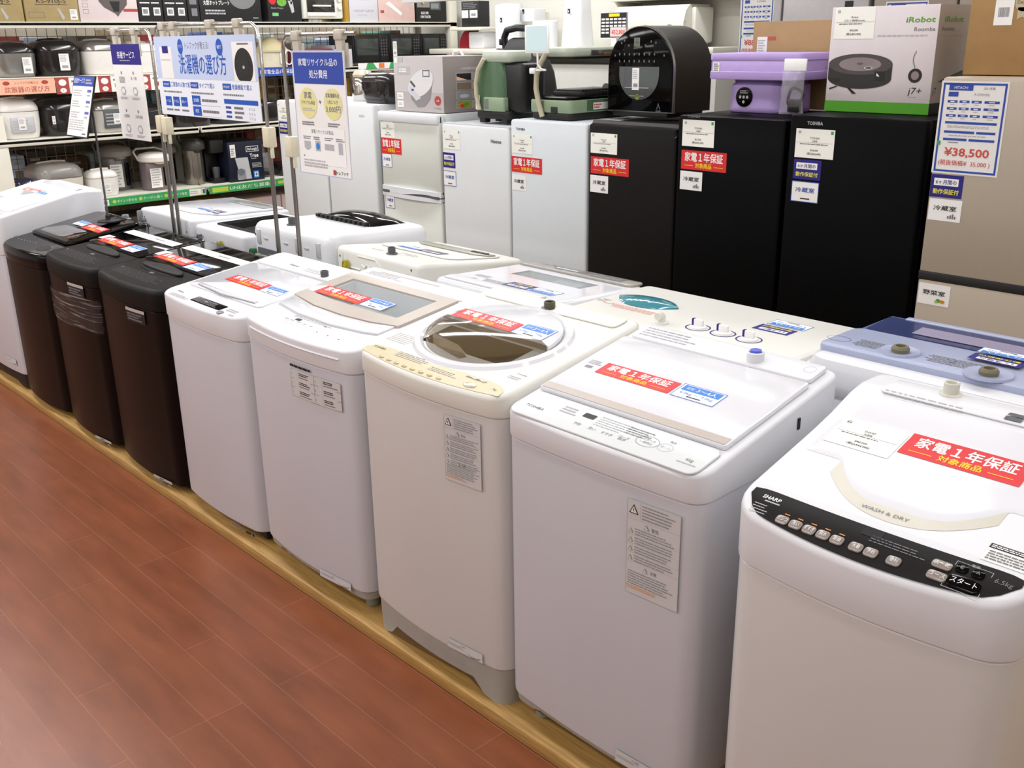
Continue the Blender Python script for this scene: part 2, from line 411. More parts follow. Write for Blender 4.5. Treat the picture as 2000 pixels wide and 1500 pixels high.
def foot_label(par, fn, x, y, w, h, seed, dark=False):
    q = MB(); s = Sheet(q, ofs(fn, x, y))
    if dark: s.rect(0, h*.6, w, h*.4, mat('label_silver', 'b9b5b0', .4), 2); s.rect(w*.35, h*.75, w*.2, h*.12, INK, 3); s.dash(w*.05, 0, w*.6, h*.5, 3, INKG, seed, 2); s.poly([(w*.7, h*.3), (w*.85, h*.45), (w*.95, h*.1), (w*.83, h*.3)], INKL, 2)
    else:
        s.rect(0, 0, w, h, mat('notice_film', 'd3d2d2', .4), 2); s.frame(0, 0, w, h, .0006, INKL, 3); s.text('△ 注意', w*.45, h*.72, h*.13, INKG, 3)
        s.dash(w*.03, h*.4, w*.5, h*.26, 3, INKL, seed, 3); s.poly([(w*.55, h*.35), (w*.7, h*.15), (w*.85, h*.22), (w*.96, h*.4), (w*.88, h*.12), (w*.7, h*.06)], INKG, 3)
    return q.build('caution_label', par)

# ------------------------------------------------------------------ washing machines
def chain(w, d, r, bulge, ins, vs=(), rb=.03):
    W = w/2-ins; rr = max(r-ins, .003); rbb = max(rb-ins, .003); X = W-rr
    yf = lambda x: ins-bulge*(1-(x/(w/2))**2)
    P = [(X*k/7, yf(X*k/7)) for k in range(7)]
    yc = yf(X)+rr
    P += [(X+rr*math.cos(-PI/2+PI/2*k/6), yc+rr*math.sin(-PI/2+PI/2*k/6)) for k in range(7)]
    y1 = d-ins-rbb
    for v in sorted(set([round(yc+(y1-yc)*k/8, 4) for k in range(1, 8)]+list(vs))):
        if yc+.001 < v < y1-.001: P.append((W, v))
    P += [(W-rbb+rbb*math.cos(PI/2*k/4), y1+rbb*math.sin(PI/2*k/4)) for k in range(5)]
    P += [(0, d-ins)]
    return P
def mirror(c): return c+[(-x, y) for x, y in c[1:-1][::-1]]
class Washer:
    def __init__(s, name, label, cat, x0, x1, yF, seam, zf, zb, d=.5, bulge=.025, r=.055, body=BODYG, rim=WHITE, z0=.035, base=None, base_h=.05,
                 feet=GREY, holes=(), topfn=None, rot=False, bev=.014, groove=.004, group=None, rb=.03, capm=None):
        s.w = w = x1-x0; s.d = d; s.bulge = bulge
        if rot: s.root = thing(name, label, cat, ((x0+x1)/2, yF+d, P), PI, group)
        else: s.root = thing(name, label, cat, ((x0+x1)/2, yF, P), 0, group)
        zf -= P; zb -= P; seam -= P
        s.top = topfn or (lambda v: zf+(zb-zf)*v/.47)
        s.T = lambda x, v, off: (x, v, s.top(v)+off)
        s.Fm = lambda x, z, off: (x, -bulge*(1-(x/(w/2))**2)-off, z)
        vs = [h[k] for h in holes for k in (2, 3)]
        ch = lambda i: chain(w, d, r, bulge, i, vs, rb)
        q = MB(); g = .0035
        L = [[(x, y, z0) for x, y in mirror(ch(.012))], [(x, y, z0+.003) for x, y in mirror(ch(g+.002))], [(x, y, z0+.01) for x, y in mirror(ch(g))],
             [(x, y, seam-.004) for x, y in mirror(ch(g))], [(x, y, seam) for x, y in mirror(ch(g+.004))]]
        q.loft(L, body); s.cab = q.build('cabinet', s.root)
        # upper frame with the top surface
        q = MB(); T = s.top
        L = [[(x, y, seam) for x, y in mirror(ch(g+.004))], [(x, y, seam+.002) for x, y in mirror(ch(.001))], [(x, y, seam+.006) for x, y in mirror(ch(0))]]
        nb = 4
        for k in range(nb+1):
            a = PI/2*k/nb; i = bev*(1-math.cos(a)); dz = bev*(1-math.sin(a))
            L.append([(x, y, T(y)-dz) for x, y in mirror(ch(i))])
        q.loft(L, rim, cap=(1, 0))
        c = ch(bev); vs_ = []; fs = []
        cm = capm or rim
        for (xa, ya), (xb, yb) in zip(c, c[1:]):
            h = [hh for hh in holes if ya >= hh[2]-1e-4 and yb <= hh[3]+1e-4 and yb > ya+1e-6]
            edges = [(-xa, -xb)]+[v for hh in h for v in ((hh[0], hh[0]), (hh[1], hh[1]))]+[(xa, xb)]
            for k in range(0, len(edges), 2):
                (a0, a1), (b0, b1) = edges[k], edges[k+1]
                n = len(vs_); vs_ += [(a0, ya, T(ya)), (b0, ya, T(ya)), (b1, yb, T(yb)), (a1, yb, T(yb))]; fs.append((n, n+1, n+2, n+3))
        q.add(vs_, fs, cm)
        s.rim = q.build('top_frame', s.root)
        if base:
            q = MB(); cb = lambda i: chain(w, d, r, bulge, i+.008, (), rb)
            arch = lambda x, b: b if abs(x) > w*.36 else b+min(1, (w*.36-abs(x))/.03)*base_h*.45
            loops = [[(x, y, arch(x, z0-base_h)) for x, y in mirror(cb(.004))], [(x, y, z0) for x, y in mirror(cb(0))]]
            q.loft(loops, base); q.build('base', s.root)
        for sx in (-1, 1):
            for vy in (.06, d-.07):
                q = MB(); fh = (z0-base_h if base else z0)+.004
                if fh > .006: q.lathe([(.017, 0), (.021, .004), (.021, fh*.5), (.014, fh*.55), (.014, fh)], (sx*(w/2-.07), vy, 0), feet, 12); q.build('foot', s.root)
    def sheet(s, name, fn, draw, label=None):
        q = MB(); draw(Sheet(q, fn)); return q.build(name, s.root, label)
    def part(s, name, draw, label=None, parent=None):
        q = MB(); draw(q); return q.build(name, parent or s.root, label)
    def slab(s, name, poly, h, m, b=.003, lift=0., label=None):
        """a raised panel lying on the top surface, poly: inset -> [(x, v)]"""
        return s.part(name, lambda q: q.prism(poly, lift, lift+h, m, b, fn=lambda x, y, z: (x, y, s.top(y)+z)), label)
    def well(s, h, depth, m):
        q = MB(); x0, x1, v0, v1 = h; T = s.top
        top = [(x0, v0, T(v0)-.001), (x1, v0, T(v0)-.001), (x1, v1, T(v1)-.001), (x0, v1, T(v1)-.001)]
        bot = [(x, y, z-depth) for x, y, z in top]
        q.add(top+bot, [(0, 1, 5, 4), (1, 2, 6, 5), (2, 3, 7, 6), (3, 0, 4, 7), (4, 5, 6, 7)], m)
        return q.build('tub', s.root)
    def cap(s, x, v, m, r=.016, h=.02, name='hose_inlet', flip=False):
        def f(q): q.lathe([(r*1.5, 0), (r*1.5, .004), (r, .006), (r, h), (r*.85, h+.002), (r*.7, h), (r*.7, h-.008)], (x, v, s.top(v)), m, 20)
        return s.part(name, f)

# -- front row, counted from the far end ------------------------------------------------------
def w0():
    T = lambda v: .862+.085*min(v, .4)/.4-.008*max(0, v-.4)/.1
    w = Washer('washing_machine', 'white deep-topped washing machine at the far end of the front row', 'washing machine', -5.62, -5.035, 1.43, .72, .9, .985, d=.52, topfn=T, bulge=.02, r=.04, body=BODYG, rim=WHITE, z0=.08, base=BLK2, base_h=.07)
    w.slab('lid', rrect(-.25, .06, .262, .44, .03, 4), .006, WHITEG, .003)
    w.part('control_panel', lambda q: q.prism(rrect(-.25, .005, .25, .05, .01, 3), 0, .003, LGREY, .001, fn=lambda x, y, z: (x, y, T(y)+z)))
    red_sign(w.root, w.T, -.17, .26, .2, .05); blue_sign(w.root, w.T, .04, .255, .1, .05)
    side = lambda x, y, off: (.2925+off, x, y)
    w.sheet('side_label', side, lambda s: (s.rect(.36, .83-.04, .022, .012, LGREY, 2), s.rect(.06, .74, .02, .03, LGREY, 2), s.rect(.36, .794, .02, .004, INKG, 3)))
    foot_label(w.root, w.Fm, .1, .12, .12, .03, 3)
w0()
def black_signs(w, dx=0, flip=False):
    red_sign(w.root, w.T, -.235, .205 if not flip else .275, .25, .06)
def w1():
    w = Washer('washing_machine', 'dark brown washing machine with a mirror-black top and an angular lid window', 'washing machine', -5.02, -4.47, 1.43, .735, .8, .875, bulge=.03, r=.06, body=BROWN, rim=BLKG, z0=.03, feet=BLK2, bev=.02)
    w.slab('lid', rrect(-.245, .125, .245, .46, .03, 4), .012, BLKG, .005)
    w.slab('lid_window', lambda i: [(-.18+i, .15+i), (.16-i, .15+i), (.19-i, .18), (.15-i, .255-i), (-.12+i, .255-i), (-.2+i, .18)], .004, mat('lid_window_black', '1a1817', .03, coat=1), .001, .012)
    w.slab('lid_handle', rrect(-.2, .128, .2, .148, .008, 3), .012, BLK, .004, .006)
    w.sheet('control_panel', w.T, lambda s: [s.disc(.13, .05, .05, .03, BLK2, 2)]+[s.rect(-.2+.03*k, .05+.003*k, .015, .004, INKG, 2) for k in range(7)])
    red_sign(w.root, lambda x, v, o: w.T(x, v, o+.0125), .0, .272, .21, .056); blue_sign(w.root, lambda x, v, o: w.T(x, v, o+.0125), -.13, .283, .12, .05)
    w.cap(.05, .47, GREY)
w1()
def brown(x0, x1, label, zf, zb, seam, dz=0.):
    w = Washer('washing_machine', label, 'washing machine', x0, x1, 1.43, seam, zf, zb, bulge=.03, r=.06, body=BROWN, rim=DKTOP, z0=.03, feet=BLK2, bev=.02)
    w.slab('lid', rrect(-.265, .19, .265, .47, .02, 4), .006, BLKG, .003)
    def grip(q):
        q.prism(lambda i: [((.17-i)*math.cos(t)*.95, .145+(.028-i)*math.sin(t)-.02*(1-math.cos(t)**2)*0) for t in [2*PI*k/24 for k in range(24)]], 0, .012, BLK2, .008, 3, fn=lambda x, y, z: (x, y+.012*(1-(x/.17)**2), w.top(y)+z))
    w.part('lid_handle', grip)
    w.sheet('handle_recess', w.T, lambda s: s.disc(0, .128, .15, .014, mat('deep_black', '060606', .6), 3))
    w.sheet('control_print', w.T, lambda s: (s.dash(-.2, .03, .38, .06, 6, mat('faint_print', '5a5757', .5), 3, 2, .35, .01, .04), s.rect(-.02, .1, .03, .012, INKG, 2), s.rect(-.215, .075, .018, .008, INKG, 2)))
    w.sheet('care_strip', lambda x, v, o: w.T(x, v, o+.0062), lambda s: (s.rect(-.255, .35, .485, .048, PAPER, 2), s.dash(-.24, .355, .3, .036, 4, INKL, 5, 3), s.rect(.02, .37, .09, .008, INKG, 3)))
    w.sheet('paper_slip', lambda x, v, o: w.T(x, v, o+.0062), lambda s: s.rect(-.27, .24, .07, .05, PAPER, 1))
    red_sign(w.root, lambda x, v, o: w.T(x, v, o+.0062), -.225, .215, .255, .062); blue_sign(w.root, lambda x, v, o: w.T(x, v, o+.0062), .045, .205, .122, .068)
    w.sheet('model_label', w.Fm, lambda s: (s.rect(.04, .655, .135, .052, INK, 2, 3), s.rect(.04, .695, .135, .012, mat('label_silver', 'b9b5b0', .4), 3, 3), s.dash(.05, .66, .11, .03, 3, INKG, 6, 3)))
    foot_label(w.root, w.Fm, .075, .012, .13, .028, 5, True)
    def clip(q):
        q.tube([(.2, .478, w.top(.478)+.002), (.21, .488, w.top(.478)+.012), (.24, .488, w.top(.478)+.012), (.25, .478, w.top(.478)+.002)], .0035, STEEL, 6)
    w.part('hinge', clip)
    return w
w = brown(-4.46, -3.915, 'dark brown washing machine with clear cling film wound around its front', .825, .865, .745)
def wrap(q):
    rows = []
    for j in range(9):
        z = .53+.125*j/8
        loop = []
        for k in range(40):
            x = -.268+.536*k/39
            wv = .0012*math.sin(7*j+23*x)+.0012*math.sin(61*x+3*j)
            loop.append((x, -.03*(1-(x/.2725)**2)*1.0-.002-abs(wv)+.055*max(0, (abs(x)-.225)/.0475)**2.4, z+(.01*math.sin(9*x) if j in (0, 8) else 0)-.12*(x+.27)*(.35 if j < 4 else .12)))
        rows.append(loop)
    vs = [p for r in rows for p in r]; n = 40
    q.add(vs, [(j*n+k, j*n+k+1, (j+1)*n+k+1, (j+1)*n+k) for j in range(8) for k in range(n-1)], CLING)
w.part('plastic_wrap', wrap, 'clear stretch film')
brown(-3.90, -3.335, 'dark brown washing machine with a matte black top next to the white compact one', .835, .87, .755)
def w4():
    w = Washer('washing_machine', 'compact white washing machine with a small dark display beside the dark brown machines', 'washing machine', -3.32, -2.76, 1.43, .765, .845, .905, bulge=.022, r=.06, body=BODYG, rim=WHITE, z0=.05, feet=BLK2, bev=.009)
    w.part('base', lambda q: q.box((-.24, .035, .012), (.24, .45, .052), BLK2))  # added black block, stands in for the shaded gap under the cabinet
    w.slab('lid', rrect(-.245, .088, .245, .35, .02, 4), .006, WHITEG, .003)
    def lip(q):
        q.prism(lambda i: [(-.19+i, .1+i), (0, .088+i), (.2-i, .1+i), (.2-i, .112-i), (0, .103-i), (-.19+i, .112-i)], .004, .012, WHITEG, .003, fn=lambda x, y, z: (x, y, w.top(y)+z))
    w.part('lid_handle', lip)
    w.sheet('handle_gap', lambda x, v, o: w.T(x, v, o+.0062), lambda s: s.poly([(-.19, .1), (0, .087), (.2, .1), (.2, .097), (0, .083), (-.19, .097)], INKG, 2))
    w.slab('display', rrect(-.07, .006, .13, .042, .004, 2), .0015, BLKG, .0005)
    w.sheet('display_print', lambda x, v, o: w.T(x, v, o+.0016), lambda s: s.dash(-.06, .01, .18, .028, 5, INKL, 8, 1, .4, .01, .03))
    w.slab('start_button', lambda i: [(.155+(.016-i)*math.cos(2*PI*k/20), -.002+(.011-i)*math.sin(2*PI*k/20)) for k in range(20)], .003, GREY, .001)
    w.sheet('control_print', w.T, lambda s: (s.text('Hisense', -.19, .03, .01, INK, 2), s.dash(-.21, -.005, .13, .02, 3, INKL, 3, 2), s.dash(.15, .018, .08, .02, 2, INKL, 4, 2), s.rect(.2, 0, .03, .008, INKL, 2)))
    red_sign(w.root, lambda x, v, o: w.T(x, v, o+.0062), -.15, .18, .235, .055); blue_sign(w.root, lambda x, v, o: w.T(x, v, o+.0062), .088, .178, .118, .052)
    w.slab('rear_panel', rrect(-.25, .362, .25, .47, .015, 3), .008, WHITE, .003)
    w.sheet('rear_print', lambda x, v, o: w.T(x, v, o+.0082), lambda s: (s.text('Hisense', -.04, .395, .014, INK, 2), s.dash(.04, .38, .13, .03, 3, INKL, 4, 2)))
    w.cap(.176, .385, DGREY, .014, .026)
    w.sheet('caution_label', w.Fm, lambda s: (s.dash(.1, .035, .07, .02, 3, INKG, 3, 2), s.frame(.095, .03, .14, .03, .0006, INKL, 2), s.rect(.185, .033, .03, .009, INK, 3), s.disc(.228, .037, .006, .006, INK, 3)))
w4()
def w5():
    hole = (-.215, .2, .215, .365)
    w = Washer('washing_machine', 'white washing machine with a beige-framed glass lid and printed instruction table', 'washing machine', -2.737, -2.152, 1.43, .8, .868, .935, bulge=.028, r=.05, body=BODYG, rim=WHITE, z0=.078, base=BASEG, base_h=.024, feet=mat('foot_grey_green', '8c9288', .5), holes=[hole], bev=.008)
    w.well(hole, .16, mat('tub_shadow_grey', 'c3c8ca', .4))  # tub interior in one even pale grey
    w.part('softener_tray', lambda q: (q.prism(rrect(-.02, .222, .17, .29, .03, 4), -.07, -.03, mat('tray_white', 'c7cacb', .4), .01, fn=lambda x, y, z: (x, y, w.top(y)+z)), q.box((.05, .225, w.top(.22)-.05), (.12, .233, w.top(.22)-.02), BLK2)))
    w.part('instruction_bag', lambda q: q.prism(lambda i: [(-.19+i, .3+i), (-.06-i, .31+i), (-.05-i, .355-i), (-.2+i, .36-i)], -.14, -.06, PAPER, .01, fn=lambda x, y, z: (x, y+.02*math.sin(60*x)*.3, w.top(y)+z)))
    def ring(q):
        A = [(-.286, .182), (-.13, .155), (.03, .15), (.16, .16), (.262, .18), (.262, .405), (-.286, .405)]
        Bi = [(-.222, .222), (-.13, .214), (.03, .212), (.14, .213), (.207, .216), (.207, .368), (-.222, .368)]
        f = lambda p, z: (p[0], p[1], w.top(p[1])+z)
        q.loft([[f(p, .001) for p in A], [f(p, .008) for p in A], [f(p, .008) for p in Bi], [f(p, .001) for p in Bi]], TAUPE, closed=True)
    w.part('lid_frame', ring, 'beige lid frame')
    w.part('lid_glass', lambda q: q.prism(rrect(-.222, .213, .207, .368, .003), .002, .006, GLASS, 0, fn=lambda x, y, z: (x, y, w.top(y)+z)), 'clear lid glass')
    w.part('lid', lambda q: q.prism(lambda i: [(-.268+i, .115+i), (-.12, .092+i), (.05, .088+i), (.2, .105+i), (.25-i, .118+i), (.25-i, .176-i), (.16, .157-i), (.03, .147-i), (-.13, .152-i), (-.268+i, .178-i)], .0, .006, WHITEG, .002, fn=lambda x, y, z: (x, y, w.top(y)+z)))
    w.sheet('panel_seam', w.T, lambda s: [s.poly([(-.27, .113), (-.12, .09), (.05, .086), (.2, .103), (.252, .116), (.252, .113), (.2, .1), (.05, .083), (-.12, .087), (-.27, .11)], INKL, 1)])
    def ctl(s):
        s.rect(-.09, .06, .026, .012, INK, 2); s.rect(.045, .072, .014, .006, INKG, 2); s.dash(-.12, .075, .2, .014, 2, INKL, 3, 2)
        for k in range(5): s.frame(-.135+.033*k, .03, .026, .014, .0007, INKL, 2); s.dash(-.133+.033*k, .05, .024, .008, 1, INKL, k, 2)
        for k, x in enumerate((.05, .105, .16)): s.frame(x, .028, .028, .02, .0008, INKL, 2); s.rect(x+.01, .036, .008, .004, INKG, 2)
    w.sheet('control_print', w.T, ctl)
    # raised lip along the front of the top
    w.part('front_trim', lambda q: q.tube([(x, -.028*(1-(x/.2925)**2)-.0005, w.top(0)-.028) for x in [-.24+.48*k/16 for k in range(17)]], .003, WHITEG, 6))
    red_sign(w.root, lambda x, v, o: w.T(x, v, o+.0085), -.238, .225, .237, .058); blue_sign(w.root, lambda x, v, o: w.T(x, v, o+.0085), .004, .226, .112, .062)
    w.sheet('corner_slip', lambda x, v, o: w.T(x, v, o+.0085), lambda s: s.poly([(-.29, .255), (-.235, .285), (-.235, .225), (-.27, .225)], PAPER, 1))
    w.slab('rear_panel', rrect(-.27, .415, .27, .482, .012, 3), .004, WHITE, .002)
    w.sheet('rear_print', lambda x, v, o: w.T(x, v, o+.0042), lambda s: (s.dash(-.24, .43, .2, .03, 3, INKL, 4, 2), s.rect(-.2, .462, .3, .006, SKINP, 2)))
    def table(s):
        s.rect(.012, .647, .228, .083, mat('notice_film', 'd3d2d2', .4), 2, 4); s.dash(.012, .735, .13, .01, 1, INK, 3, 3, .7, .1, .2)
        for j in range(3):
            for i in range(2):
                x, z = .012+.114*i, .647+.0277*j
                s.frame(x, z, .114, .0277, .0006, INKG, 3); s.rect(x+.036, z, .0006, .0277, INKL, 3)
                s.text(str(i*3+3-j), x+.006, z+.01, .006, INKG, 3); s.dash(x+.042, z+.012, .05, .01, 2, INK, i+3*j, 3); s.dash(x+.042, z+.005, .06, .005, 1, INKG, i+7*j, 3)
    w.sheet('instruction_label', w.Fm, table)
    foot_label(w.root, w.Fm, .075, .072, .145, .026, 9)
w5()
def w6():
    hole = (-.165, .155, .125, .232); cx, cv = -.005, .238
    w = Washer('washing_machine', 'white washing machine with a round lid, smoked half-moon window and gold control strip', 'washing machine', -2.13, -1.56, 1.43, .832, .888, .966, bulge=.028, r=.055, body=BODYW, rim=CREAM, z0=.105, base=BASEG, base_h=.105, feet=BASEG, holes=[hole], bev=.012)
    w.well(hole, .14, mat('tub_warm_dark', '4b4338', .35))
    E_ = lambda rx, rv, i=0, a0=0, a1=2*PI, n=48: [(cx+(rx-i)*math.cos(a0+(a1-a0)*k/n), cv+(rv-i)*math.sin(a0+(a1-a0)*k/n)) for k in range(n)]
    def ring(q):
        f = lambda p, z: (p[0], p[1], w.top(p[1])+z)
        q.loft([[f(p, -.002) for p in E_(.236, .196)], [f(p, .007) for p in E_(.228, .188)], [f(p, .009) for p in E_(.214, .174)], [f(p, .004) for p in E_(.206, .166)], [f(p, -.002) for p in E_(.204, .164)]], WHITEG, closed=True)
    w.part('lid_ring', ring)
    half = lambda i: [(cx+(.203-i)*math.cos(PI*k/24), cv+.001+(.163-i)*math.sin(PI*k/24)) for k in range(25)]
    w.part('lid', lambda q: q.prism(half, 0, .016, WHITEG, .006, fn=lambda x, y, z: (x, y, w.top(y)+z)))
    def win(q):
        def loop(k, z): return [(cx+(.2-k)*math.cos(PI+PI*t/30), cv-.001+(.158-k)*math.sin(PI+PI*t/30), w.top(cv-.001+(.158-k)*math.sin(PI+PI*t/30))+z) for t in range(31)]
        q.loft([loop(0, .002), loop(.002, .018), loop(.02, .026)], SMOKE, cap=(0, 1))
    w.part('lid_window', win, 'smoked half-moon window')
    w.part('softener_tray', lambda q: q.prism(lambda i: [(-.17+i, .17), (-.1, .115+i), (0.03-i, .09+i), (.04-i, .12-i), (-.05, .16-i)], -.03, .0, mat('tray_tan', 'a08c66', .4), .006, fn=lambda x, y, z: (x, y, w.top(y)+z)))
    def gold(s):
        top = [(.266, .012), (.262, .03), (.24, .044), (.2, .05), (.1, .05), (0, .04), (-.1, .042), (-.18, .05), (-.25, .044), (-.268, .024)]
        bot = [(-.267+.534*k/8, -.028*(1-((-.267+.534*k/8)/.285)**2)+.008) for k in range(9)]
        s.poly(bot+top, GOLD, 2)
        s.text('TOSHIBA', -.225, .03, .009, INK, 3); s.dash(-.15, .022, .13, .028, 4, INKG, 4, 3, .4, .02, .06); s.dash(.0, .012, .12, .02, 3, INKG, 8, 3, .4, .02, .06)
        s.rect(.12, .035, .06, .006, INKG, 3); s.text('7kg', .235, .02, .008, INKG, 3)
    w.sheet('control_strip', w.T, gold, 'gold control strip')
    for k in range(8):
        x = -.17+.034*k; v = .01-.018*(1-(x/.285)**2)
        w.slab('button', lambda i, x=x, v=v: [(x+(.009-i)*math.cos(t), v+.0+(.0055-i)*math.sin(t)) for t in [2*PI*j/12 for j in range(12)]], .003, mat('button_gold', 'c6b98f', .25, metal=.3), .001)
    for x, v, r_ in ((.165, .008, .02), (.15, .04, .01), (.18, .04, .01)):
        w.slab('start_button', lambda i, x=x, v=v, r_=r_: [(x+(r_-i)*math.cos(t), v+(r_*.55-i)*math.sin(t)) for t in [2*PI*j/16 for j in range(16)]], .003, mat('button_pearl', 'd9d2bd', .2, metal=.4), .001)
    w.sheet('top_print', w.T, lambda s: (s.dash(-.26, .08, .1, .05, 6, INKL, 12, 2, .3), s.text('TOSHIBA', .235, .11, .006, INKG, 2), s.dash(.21, .085, .05, .015, 2, INKL, 13, 2)))
    red_sign(w.root, lambda x, v, o: w.T(x, v, o+.0165), -.19, .252, .235, .053); blue_sign(w.root, lambda x, v, o: w.T(x, v, o+.0165), .048, .25, .112, .064)
    w.sheet('barcode', lambda x, v, o: w.T(x, v, o+.0165), lambda s: s.bars(-.2, .275, .022, .014, INKG, 3, 2))
    w.cap(.0, .445, mat('inlet_bronze', '5f5a4b', .35, metal=.3), .016, .02)
    w.slab('rear_panel', rrect(-.25, .425, .25, .485, .015, 3), .005, CREAM, .003)
    notice(w.root, w.Fm, .104, .6, .118, .172, 21, False); foot_label(w.root, w.Fm, .085, .112, .125, .028, 14)
w6()
def w7():
    w = Washer('washing_machine', 'white washing machine with a square white lid and thin beige band across it', 'washing machine', -1.557, -1.004, 1.43, .806, .868, .958, bulge=.012, r=.045, body=BODYG, rim=WHITE, z0=.075, base=BASEG, base_h=.022, feet=mat('foot_grey_green', '8c9288', .5), bev=.009)
    w.slab('control_panel', rrect(-.258, -.004, .258, .098, .022, 5), .006, mat('pearl_panel', 'dfe3e3', .25, noise=.01), .004)
    C7 = lambda x, v, o: w.T(x, v, o+.0062)
    def ctl(s):
        s.text('TOSHIBA', -.205, .028, .0095, INK, 2)
        s.rect(-.083, .055, .032, .016, INK, 3)
        for k, t in enumerate(('予約', '洗い', 'すすぎ', '脱水')): s.text(t, -.07+.042*k, .022, .0075, INKG, 2)
        s.dash(-.145, .045, .05, .03, 3, INKL, 4, 2); s.dash(-.04, .04, .1, .04, 5, INKL, 5, 2, .3, .04, .1); s.dash(.04, .048, .07, .03, 4, INKG, 6, 2, .35)
        s.text('コース', .055, .03, .007, INKG, 2); s.text('スタート', .107, .049, .006, INKG, 2); s.text('一時停止', .107, .038, .0055, INKG, 2)
        s.ring(.107, .046, .028, .019, .0009, INKG, 2); s.ring(.152, .046, .018, .014, .0009, INKL, 2); s.text('切・入', .152, .043, .006, INKL, 2); s.text('電源', .155, .066, .0055, INKG, 2)
        s.text('6kg', .222, .03, .009, INKG, 2); s.dash(.2, .018, .045, .006, 1, INKL, 2, 2)
    w.sheet('control_print', C7, ctl)
    w.slab('lid', rrect(-.262, .103, .256, .405, .008, 3), .012, WHITEG, .004)
    LID = lambda x, v, o: w.T(x, v, o+.0123)
    w.sheet('lid_band', LID, lambda s: s.rect(-.256, .106, .506, .024, TAUPE, 2), 'beige band on the lid')
    red_sign(w.root, LID, -.193, .216, .214, .052); blue_sign(w.root, LID, .028, .215, .113, .057)
    w.sheet('barcode', LID, lambda s: (s.bars(-.235, .225, .022, .012, INKG, 3, 2), s.dash(-.24, .245, .04, .02, 3, INKL, 4, 2)))
    w.slab('rear_panel', rrect(-.25, .412, .25, .488, .012, 3), .012, WHITE, .004)
    w.sheet('rear_print', lambda x, v, o: w.T(x, v, o+.0123), lambda s: (s.dash(-.235, .425, .17, .05, 4, INKL, 4, 2, .35), s.ring(.225, .455, .014, .014, .0007, INKL, 2)))
    w.cap(.095, .44, WHITE, .02, .03); w.part('inlet_plug', lambda q: q.lathe([(.0, .028), (.013, .028), (.013, .036), (0, .037)], (.095, .44, w.top(.44)), BLUEC, 16), 'blue inlet cap')
    w.part('side_clip', lambda q: q.box((.2745, .33, w.top(.33)-.055), (.2795, .338, w.top(.33)-.03), BLK2))
    notice(w.root, w.Fm, .106, .522, .13, .216, 31); foot_label(w.root, w.Fm, .09, .078, .125, .032, 15)
w7()
